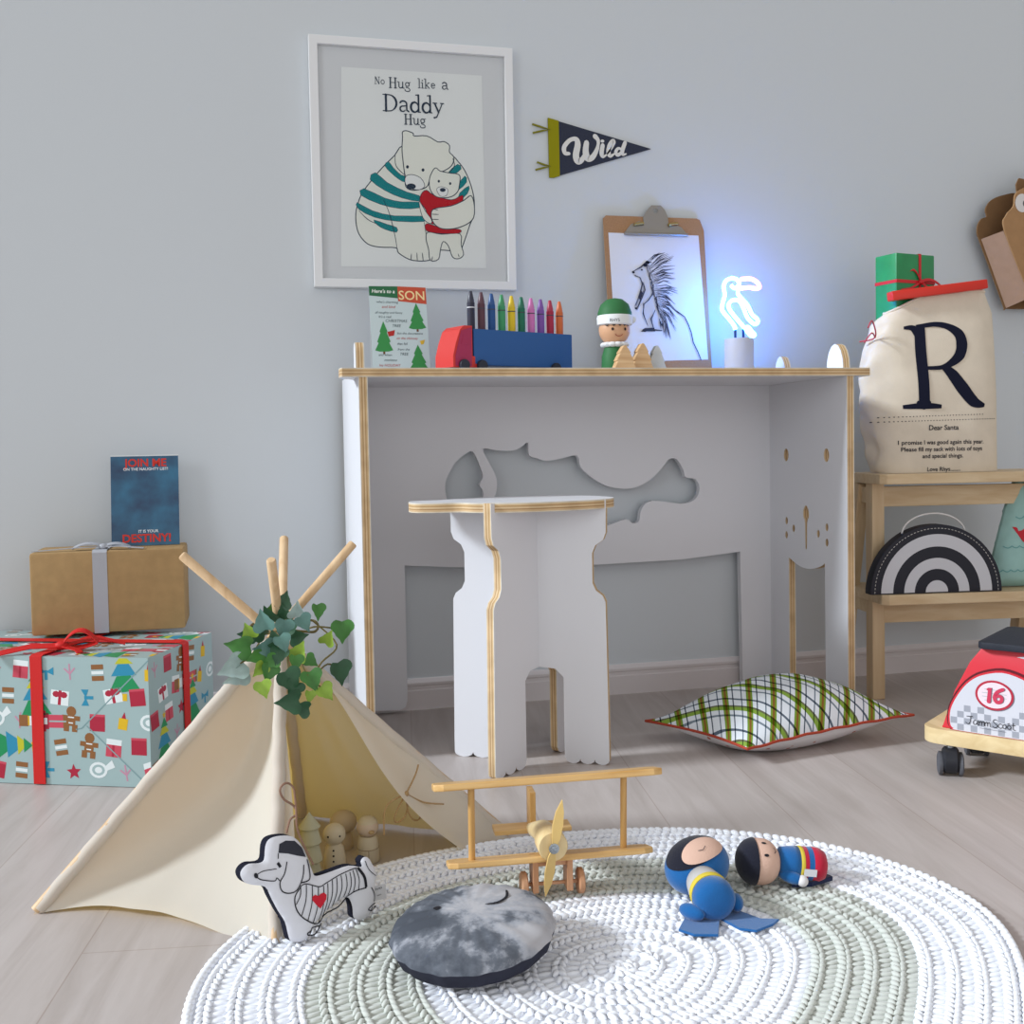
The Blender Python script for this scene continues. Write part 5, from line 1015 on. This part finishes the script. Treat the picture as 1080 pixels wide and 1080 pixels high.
# ---------------------------------------------------------------- step stool
ss = thing('step_stool', 'pale birch step stool with two treads standing by the wall beside the desk', 'step stool', (1.32, 2.06, 0))
sa = radians(8); sx1 = V((cos(sa), -sin(sa), 0)); sy1 = V((sin(sa), cos(sa), 0)); SO = V((1.305, 2.05, 0))
def sp(x, y, z): return SO+sx1*x+sy1*y+Z_*z
bw = wood('birch_long', '#c9ae88', '#d9c3a0', (1, 0, 0), 60, .5); bv = wood('birch_upright', '#c7ab85', '#d8c09c', (0, 0, 1), 60, .5); axs = (sx1, sy1, Z_)
SWD = .43
for x in (.0, SWD-.026):
    g = MB(); g.box(sp(x+.015, .055, .2375), (.028, .034, .475), bv, axs); g.build('front_leg', ss, sm=0, bevel=.002)
    s_ = -1 if x == 0 else 1
    g = MB(); a, b2 = sp(x+.015+.004*s_, .115, .475), sp(x+.015+.012*s_, .215, 0); d = (b2-a).normalized(); e1_ = sx1; e2_ = d.cross(e1_).normalized()
    g.box((a+b2)/2, (.026, .036, (b2-a).length), bv, (e1_, e2_, d)); g.build('back_leg', ss, sm=0, bevel=.002)
    for z, y1 in ((.448, .12), (.205, .165)):
        g = MB(); g.box(sp(x+.015, (.06+y1)/2, z), (.020, y1-.06, .036), bw, axs); g.build('side_rail', ss, sm=0, bevel=.0015)
for nm, z, y0, y1 in (('upper_tread', .485, -.022, .18), ('lower_tread', .228, -.030, .19)):
    g = MB(); L = SWD+.008; r = .012
    pts = [(-.004+r, y0), (L-r, y0), (L, y0+r), (L, y1-r), (L-r, y1), (-.004+r, y1), (-.004, y1-r), (-.004, y0+r)]
    hol = [] 
    g.prism(pts, frame(sp(0, 0, z-.011), sx1, sy1), 0, .022, bw, None, hol); g.build(nm, ss, sm=0, bevel=.002)
for z, h in ((.448, .044), (.192, .042)):
    g = MB(); g.box(sp(SWD/2, .052, z-.003), (SWD-.058, .018, h), bw, axs); g.build('front_rail', ss, sm=0, bevel=.0015)

# rainbow case
rb_ = thing('rainbow_case', 'black and white rainbow shaped case standing on the lower tread of the step stool', 'bag', tuple(sp(.118, .0, .239)))
R0 = .147; fr = frame(sp(.118, -.020, .2395), sx1, Z_)
sn, sw_ = mat('case_black', '#23242e', .55, .3), mat('case_white', '#c9cad0', .55, .3)
def half_(r, n=40): return [(r*cos(pi*i/n), r*sin(pi*i/n)) for i in range(n+1)]
g = MB(); g.prism(half_(R0), fr, -.028, 0, sn); g.build('shell', rb_, sm=30, bevel=.0015)
g = MB()
for r1_, r0_, m in ((.124, .0975, sw_), (.073, .0495, sw_), (.025, 0, sw_)):
    o_ = half_(r1_); i_ = half_(r0_)[::-1] if r0_ else []
    g.poly([(x, y+.0025) for x, y in o_+i_], fr, m, h=.0006)
g.build('white_arches', rb_, sm=0)
g = MB(); thd = mat('stitch_thread', '#c8c6c2', .8)
for i in range(56):
    a0, a1 = pi*(i+.2)/56, pi*(i+.75)/56; g.stroke([(.138*cos(a), .138*sin(a)+.001) for a in (a0, a1)], .0012, fr, thd, h=.0007, caps=False)
g.build('stitching', rb_, sm=0)
g = MB(); g.tube([fr(.071*cos(a), .125+.045*sin(a), -.014) for a in [pi*i/20 for i in range(21)]], .0020, mat('handle_white', '#d6d4d2', .5), 10); g.build('handle', rb_)

# sail cushion
sc_ = thing('sail_cushion', 'teal triangular cushion printed with waves and a red boat, on the lower tread', 'cushion', tuple(sp(.36, .06, .24)))
fr = frame(sp(.262, .042, .241), sx1, (.02, .10, 1)); tri = [(0, .002), (.03, .0), (.15, .0), (.172, .004), (.165, .03), (.118, .21), (.096, .232), (.075, .226), (.02, .065)]
tri = [tuple(p[:2]) for p in smooth([(x, y, 0) for x, y in tri], 3)]
g = MB(); tl = mat('sail_teal', '#9cc2bd', .9, .1, noise_amt=.05); hs = g.puff(tri, fr, .03, .05, tl, tl, None, .15, .009); g.build('body', sc_, sm=180)
on = lambda x, y, h=0: fr(x, y, hs(x, y)+.0012+h)
g = MB(); wv = mat('wave_blue', '#5f9a9c', .9)
for y, x0, x1 in ((.036, .012, .165), (.088, .035, .15), (.152, .065, .135)):
    g = MB(); n = int((x1-x0)/.016)
    for i in range(n): g.stroke([(x0+.016*(i+t/6), y-.0045*sin(pi*t/6)) for t in range(7)], .0016, on, wv, h=.0003, caps=False)
    g.build('printed_wave', sc_, sm=0)
g = MB(); g.poly([(.056, .130), (.10, .124), (.145, .128), (.13, .098), (.075, .096)], on, mat('boat_red', '#c22f3a', .85), h=.0006, fine=.008); g.build('printed_boat', sc_, sm=0); g = MB(); g.poly([(.088, .164), (.1, .172), (.104, .130), (.1, .130)], on, mat('sail_plum', '#6d3a52', .85), h=.0006, fine=.008)
g.build('printed_sail', sc_, sm=0)

# ---------------------------------------------------------------- cotton sack with the gifts in it
sk_ = thing('cotton_sack', 'cream cotton sack printed with a large R, filled with gifts, on the upper tread', 'sack', tuple(sp(.19, .07, .496)))
cm_ = mat('sack_cotton', '#d9cdbb', .9, .08, noise_amt=.05, noise_scale=30, bump=.2, bump_scale=500)
SZ0, SZ1 = .4965, .890; sfx = sx1
def sack_pt(a, v):
    z = SZ0+(SZ1-SZ0)*v
    xc = .152; hw = .139 - .010*v-.018*max(0, v-.88)/.12; hd = .052+.012*sin(pi*min(v*1.1, 1))-.012*v
    c, s = cos(a), sin(a); e = .42
    x = hw*math.copysign(abs(c)**e, c); y = hd*math.copysign(abs(s)**.8, s)
    if c < 0: x -= (.030*sin(pi*min(1, v*1.02))**1.5+.012*noise.noise(V((v*9, 3.1, s*2))))*abs(c)**2 *(1 if v > .02 else 0)
    slump = .055*max(0, (v-.72)/.28)**1.3*max(0, -(x+.02)/hw)      # near corner of the mouth sags
    f = .004*noise.noise(V((x*14, z*9, s*1.5)))*(.3+abs(y)/hd*.7)
    return sp(xc+x, .062+y-(f if s < 0 else 0), z-slump)
g = MB(); g.grid(lambda u, v: sack_pt(2*pi*u, max(v, .0)), 96, 48, cm_, wrap=True)
nb = len(g.v); g.add([sack_pt(2*pi*i/96, 0) for i in range(96)], [tuple(reversed(range(96)))], cm_); g.build('sack_body', sk_, sm=180)
g = MB(); hem = [sack_pt(2*pi*i/64, .995) for i in range(64)]; g.tube(hem, .0032, cm_, 8, closed=True); g.build('hem', sk_)
def front(x, z, h=0):
    v = (z-SZ0)/(SZ1-SZ0); lo_, hi_ = pi, 2*pi       # find the angle on the front half with that x
    hw = .139-.010*v-.018*max(0, v-.88)/.12; q = max(-.999, min(.999, x/hw)); c = math.copysign(abs(q)**(1/.42), q)
    p = sack_pt(2*pi-math.acos(max(-1, min(1, c))), v); return p-sy1*(h+.0008)
zx = affine([(110, 1030), (605, 1030), (110, 385)], [(-.148, SZ0+.003), (.122, SZ0+.003), (-.148, .817)])
fz = lambda x, y, h=0: front(x, y, h)
g = MB(); ik = mat('sack_ink', '#1e2030', .9, .05)
def rs(p, wd, n=5): g.stroke([tuple(a[:2]) for a in smooth([(*zx(q), 0) for q in p], n, False)], [a*.00056 for a in wd], fz, ik, h=.0003, caps=False)
rs([(284, 392), (284, 520), (288, 640), (290, 748)], [40, 42, 42, 42], 8)
rs([(224, 390), (258, 396), (284, 440)], [14, 26, 40]); rs([(213, 748), (290, 744), (360, 748)], [14, 26, 14]); rs([(262, 725), (288, 744), (314, 725)], [8, 30, 8])
rs([(270, 391), (340, 388), (395, 398), (440, 430), (452, 475), (440, 525), (400, 562), (360, 578), (300, 580)], [18, 18, 24, 40, 46, 42, 26, 16, 13], 8)
rs([(375, 576), (410, 612), (450, 670), (495, 728), (542, 746)], [24, 44, 50, 44, 12], 8)
for y, x0, x1 in ((792, 150, 545), (812, 112, 605)):
    n = int((x1-x0)/12)
    for i in range(n): q = zx((x0+(x1-x0)*i/n, y-8*i/n)); g.poly(ell(q[0], q[1], .0013, .0011, 6), fz, ik, h=.0003)
for t_, p, s_ in (('Dear Santa', (370, 850), .0152), ('I promise I was good again this year.', (366, 912), .0129), ('Please fill my sack with lots of toys', (368, 942), .0129), ('and special things.', (370, 972), .0129), ('Love Rhys........', (375, 1030), .0129)):
    q = zx(p); g.text(t_, s_, fz, ik, q[0], q[1], h=.0003, bold=.012)
g.build('printed_letter', sk_, sm=0)
g = MB(); g.tube(smooth([sack_pt(pi*1.02, .5)+V((0, -.0, .09)), sp(.006, .03, .79), sp(-.014, .0, .822), sp(-.028, -.01, .806)], 5, False), .0016, mat('cord_pink', '#b8505c', .8), 6); g.tube(smooth([sp(.006, .03, .79), sp(-.016, .0, .796), sp(-.036, -.01, .775)], 5, False), .0016, mat('cord_pink', '#b8505c'), 6); g.build('drawstring', sk_)
gg_ = thing('small_gift', 'small green gift with red ribbon poking out of the cotton sack', 'present', tuple(sp(.13, .07, .85)))
gm = mat('foil_green', '#1f8a50', .35, .5, noise_amt=.1); rr_ = mat('ribbon_thin_red', '#c3222a', .45, .4)
ga = radians(20); g1 = V((cos(ga-sa), sin(ga-sa), 0)); g2 = V((-g1.y, g1.x, 0)); gc_ = sp(.096, .078, .889)
g = MB(); g.box(gc_, (.112, .062, .165), gm, (g1, g2, Z_)); g.build('wrapped_box', gg_, sm=40, bevel=.003)
def gq(x, y, z): return gc_+g1*x+g2*y+Z_*z
g = MB(); band(g, [gq(.012, -.0317, -.08), gq(.012, -.0317, .0832), gq(.012, .0312, .0832)], g1*.007, rr_, .0005); band(g, [gq(-.0565, .0312, .022), gq(-.0565, -.0317, .022), gq(.0565, -.0317, .022), gq(.0565, .0312, .022)], Z_*.007, rr_, .0005)
k0 = gq(.012, -.035, .022)
band(g, arcp(k0, k0+V((-.036, 0, .016)), .018), V((0, .003, .006)), rr_); band(g, arcp(k0, k0+V((.05, -.004, -.012)), .010), V((0, .003, .006)), rr_); band(g, [k0, k0+V((-.03, -.004, -.016)), k0+V((-.055, -.008, -.020))], V((.002, .003, .006)), rr_); band(g, [k0, k0+V((.02, -.006, -.02)), k0+V((.045, -.008, -.022))], V((.002, .003, .006)), rr_); g.ball(k0, (.007, .006, .006), rr_, 10, 8); g.build('ribbon_bow', gg_, sm=60)
rbx = thing('flat_gift', 'flat bright red gift lying across the mouth of the cotton sack', 'present', tuple(sp(.22, .03, .89)))
g = MB(); d = (sp(.29, .02, .905)-sp(.05, .02, .877)).normalized(); n2 = d.cross(sy1)*-1
g.box(sp(.142, .022, .8885), (.215, .03, .020), mat('gift_red', '#cf2d1e', .4, .4), (d, sy1, d.cross(sy1))); g.build('wrapped_box', rbx, sm=40, bevel=.003)

# ---------------------------------------------------------------- ride-on scooter
so = thing('ride_on_scooter', 'red wooden ride-on toy with number 16 on casters standing on the floor', 'ride-on toy', (1.2, 1.52, 0))
e1 = V((.6, -.8, 0)); e2 = V((.8, .6, 0)); CN = V((1.113, 1.595, 0))
def q3(s, t, z): return CN+e1*s+e2*t+Z_*z
def rrect(x0, y0, x1, y1, r, n=6):
    out = []
    for cx, cy, a in ((x1-r, y0+r, -90), (x1-r, y1-r, 0), (x0+r, y1-r, 90), (x0+r, y0+r, 180)): out += [(cx+r*cos(radians(a+90*i/n)), cy+r*sin(radians(a+90*i/n))) for i in range(n+1)]
    return out
SL, SWW = .40, .185
g = MB(); g.prism(rrect(-.02, 0, SL, SWW, .03), frame(q3(0, 0, .052), e2, e1) if False else (lambda x, y, h=0: q3(x, y, .052+h)), 0, .026, wood('scooter_board', '#cdb384', '#dfc99c', (0, 1, 0), 50, .45)); g.build('board', so, sm=40, bevel=.002)
rd2 = mat('scooter_red', '#cf2f3c', .4, .4)
bodyp = [(.012, .078), (.0145, .083), (.034, .145), (.058, .195), (.078, .222), (.34, .222), (.365, .14), (.372, .078)]
fb = lambda x, y, h=0: q3(x, .013+h, y)
g = MB(); g.prism([tuple(p[:2]) for p in bodyp], fb, 0, .155, rd2); g.build('body', so, sm=25, bevel=.003)
fo = lambda x, y, h=0: q3(x, .013-.0003-h, y)
arch = [(.0296, .088), (.029, .107), (.0345, .1255), (.0472, .148), (.0615, .165), (.081, .1775), (.1118, .1850), (.142, .178), (.166, .164), (.184, .145), (.196, .118), (.1985, .092), (.192, .082), (.175, .0795), (.045, .0795), (.035, .082)]
def scal(p, k, c=(.114, .128)): return [(c[0]+(x-c[0])*k, c[1]+(y-c[1])*k) for x, y in p]
ar_ = [tuple(p[:2]) for p in smooth([(x, y, 0) for x, y in arch], 3)]
g = MB(); g.prism(scal(ar_, 1.075, (.114, .100)), lambda x, y, h=0: fo(x, y, h), 0, .0015, mat('scooter_dark_red', '#5c1c26', .5)); g.build('arch_outline', so, sm=30)  # dark red outline plate set behind the arch panel
g = MB(); g.prism(scal(ar_, 1.035, (.114, .098)), lambda x, y, h=0: fo(x, y, h), .001, .007, rd2); g.build('arch_panel', so, sm=30)
fo2 = lambda x, y, h=0: fo(x, y, .0072+h)
g = MB(); g.poly(ar_, fo2, mat('scooter_white', '#cdced6', .4, .4), h=.0002)
ck = mat('scooter_check', '#9b9ea8', .4, .4)
A = np.array(ar_)
def inar(x, y):
    B = np.roll(A, -1, 0); c = ((A[:, 1] > y) != (B[:, 1] > y)); dd = np.where(B[:, 1] == A[:, 1], 1e-9, B[:, 1]-A[:, 1]); return np.sum(c & (x < (B[:, 0]-A[:, 0])*(y-A[:, 1])/dd+A[:, 0])) % 2
for i in range(16):
    for j in range(4):
        x, y = .030+i*.0108, .0805+j*.0108
        if (i+j) % 2 and all(inar(x+a, y+b) for a in (.0005, .0102) for b in (.0005, .0102)) and not (j == 3 and rr.random() < .3): g.poly([(x, y), (x+.0106, y), (x+.0106, y+.0106), (x, y+.0106)], fo2, ck, h=.0003)
oc = (.0998, .1462); rim_ = mat('scooter_crimson', '#b42a40', .4, .4); gy_ = mat('scooter_grey', '#6b6d78', .5)
g.poly(ell(oc[0]+.001, oc[1]-.001, .0305, .0250, 36), fo2, gy_, h=.0005); g.poly(ell(*oc, .0300, .0247, 36), fo2, rim_, h=.0007); g.poly(ell(*oc, .0262, .0212, 36), fo2, mat('scooter_pinkwhite', '#e3d3da', .4), h=.0009)
for k in range(4): g.stroke([(oc[0]-.021+abs(k-1.5)*.004, oc[1]-.009+k*.006), (oc[0]+.021-abs(k-1.5)*.004, oc[1]-.009+k*.006)], .0007, fo2, mat('scooter_line', '#9fb4b6', .5), h=.0011)
for dx, m, h in ((.0012, gy_, .0013), (0, mat('scooter_number', '#c83a58', .35, .5), .0016)):
    g.stroke([(oc[0]-.0105+dx, oc[1]+.009), (oc[0]-.0065+dx, oc[1]+.012), (oc[0]-.0085+dx, oc[1]-.011)], [.003, .0055, .0062], fo2, m, h=h)
    g.stroke([tuple(a[:2]) for a in smooth([(oc[0]+.0135+dx, oc[1]+.0115, 0), (oc[0]+.0045+dx, oc[1]+.006, 0), (oc[0]+.0005+dx, oc[1]-.003, 0), (oc[0]+.004+dx, oc[1]-.0105, 0), (oc[0]+.0105+dx, oc[1]-.0085, 0), (oc[0]+.0115+dx, oc[1]-.002, 0), (oc[0]+.006+dx, oc[1]+.0005, 0), (oc[0]+.002+dx, oc[1]-.002, 0)], 4, False)], .0056, fo2, m, h=h)
# hand lettering
def hl(pts, x, y, s, wd=.0010): g.stroke([tuple(a[:2]) for a in smooth([(x+a*s, y+b*s, 0) for a, b in pts], 5, False)], wd, fo2, BLACK, h=.0014)
x, y, s = .0565, .0935, .0125
J = [[(.0, 1.0), (.75, 1.05)], [(.5, 1.03), (.45, .3), (.2, 0), (-.15, .15)]]
a_ = [[(.55, .55), (.2, .6), (0, .25), (.2, 0), (.5, .3), (.55, .55)], [(.55, .58), (.52, .1), (.7, 0)]]
m_ = [[(0, .55), (.02, 0)], [(.02, .3), (.25, .58), (.33, .4), (.33, 0)], [(.33, .3), (.55, .58), (.65, .4), (.68, 0)]]
Sg = [[(.6, .95), (.3, 1.05), (.05, .8), (.35, .5), (.6, .22), (.3, -.03), (0, .12)]]; cgl = [[(.5, .5), (.2, .58), (0, .28), (.2, 0), (.5, .1)]]; og = [[(.25, .58), (0, .3), (.25, 0), (.5, .3), (.25, .58)]]; tg_ = [[(.2, .9), (.2, .1), (.45, 0)], [(0, .6), (.45, .62)]]
for G_, adv in ((J, .95), (a_, .85), (m_, .85), (m_, 1.15), (Sg, .8), (cgl, .62), (og, .65), (og, .65), (tg_, .5)):
    for st_ in G_: hl(st_, x, y, s)
    x += adv*s*.86
g.stroke([(.077, .0892), (.118, .0884)], .0005, fo2, gy_, h=.0014); g.stroke([(.1205, .1015+.001), (.1235, .1025+.001)], .0008, fo2, BLACK, h=.0014)
g.build('arch_print', so, sm=0)
g = MB(); g.poly([(.132, .212), (.150, .209), (.18, .214), (.150, .215)], fo, mat('scooter_white', '#cdced6'), h=.0004); g.build('side_flash', so, sm=0)
g = MB(); sb = mat('seat_black', '#2a2d36', .6, .25, noise_amt=.15, noise_scale=80, bump=.2, bump_scale=300); g.prism(rrect(.0745, -.004, .36, .182, .012), lambda x, y, h=0: q3(x, y, .2225+h), 0, .0115, sb); g.build('seat', so, sm=30, bevel=.002)
cb_ = mat('caster_black', '#26272d', .45, .3); cgm = mat('caster_grey', '#55565c', .5)
for s0, t0 in ((.03, .018), (.03, .165), (.35, .018), (.35, .165)):
    ct_ = q3(s0, t0, 0)+V((-.008, -.004, 0)); c1 = V((.86, -.5, 0)).normalized()
    cw2 = so if False else None
    g = MB(); g.tube([ct_+Z_*.040, ct_+Z_*.0518], .006, mat('caster_steel', '#8f9296', .35, metal=.8), 12); g.lathe([(.0005, -.013), (.018, -.013), (.0225, -.009), (.0225, .009), (.018, .013), (.0005, .013)], ct_+Z_*.0260, c1, cb_, 26); g.build('caster_housing', so, sm=40)
    for sg in (-1, 1):
        g = MB(); g.lathe([(.0005, -.004), (.0185, -.004), (.0200, -.001), (.0200, .002), (.0150, .004), (.013, .0025), (.0005, .0028)], ct_+c1*(sg*.0165)+Z_*.0200, c1*sg, cgm, 26); g.build('caster_wheel', so, sm=40)
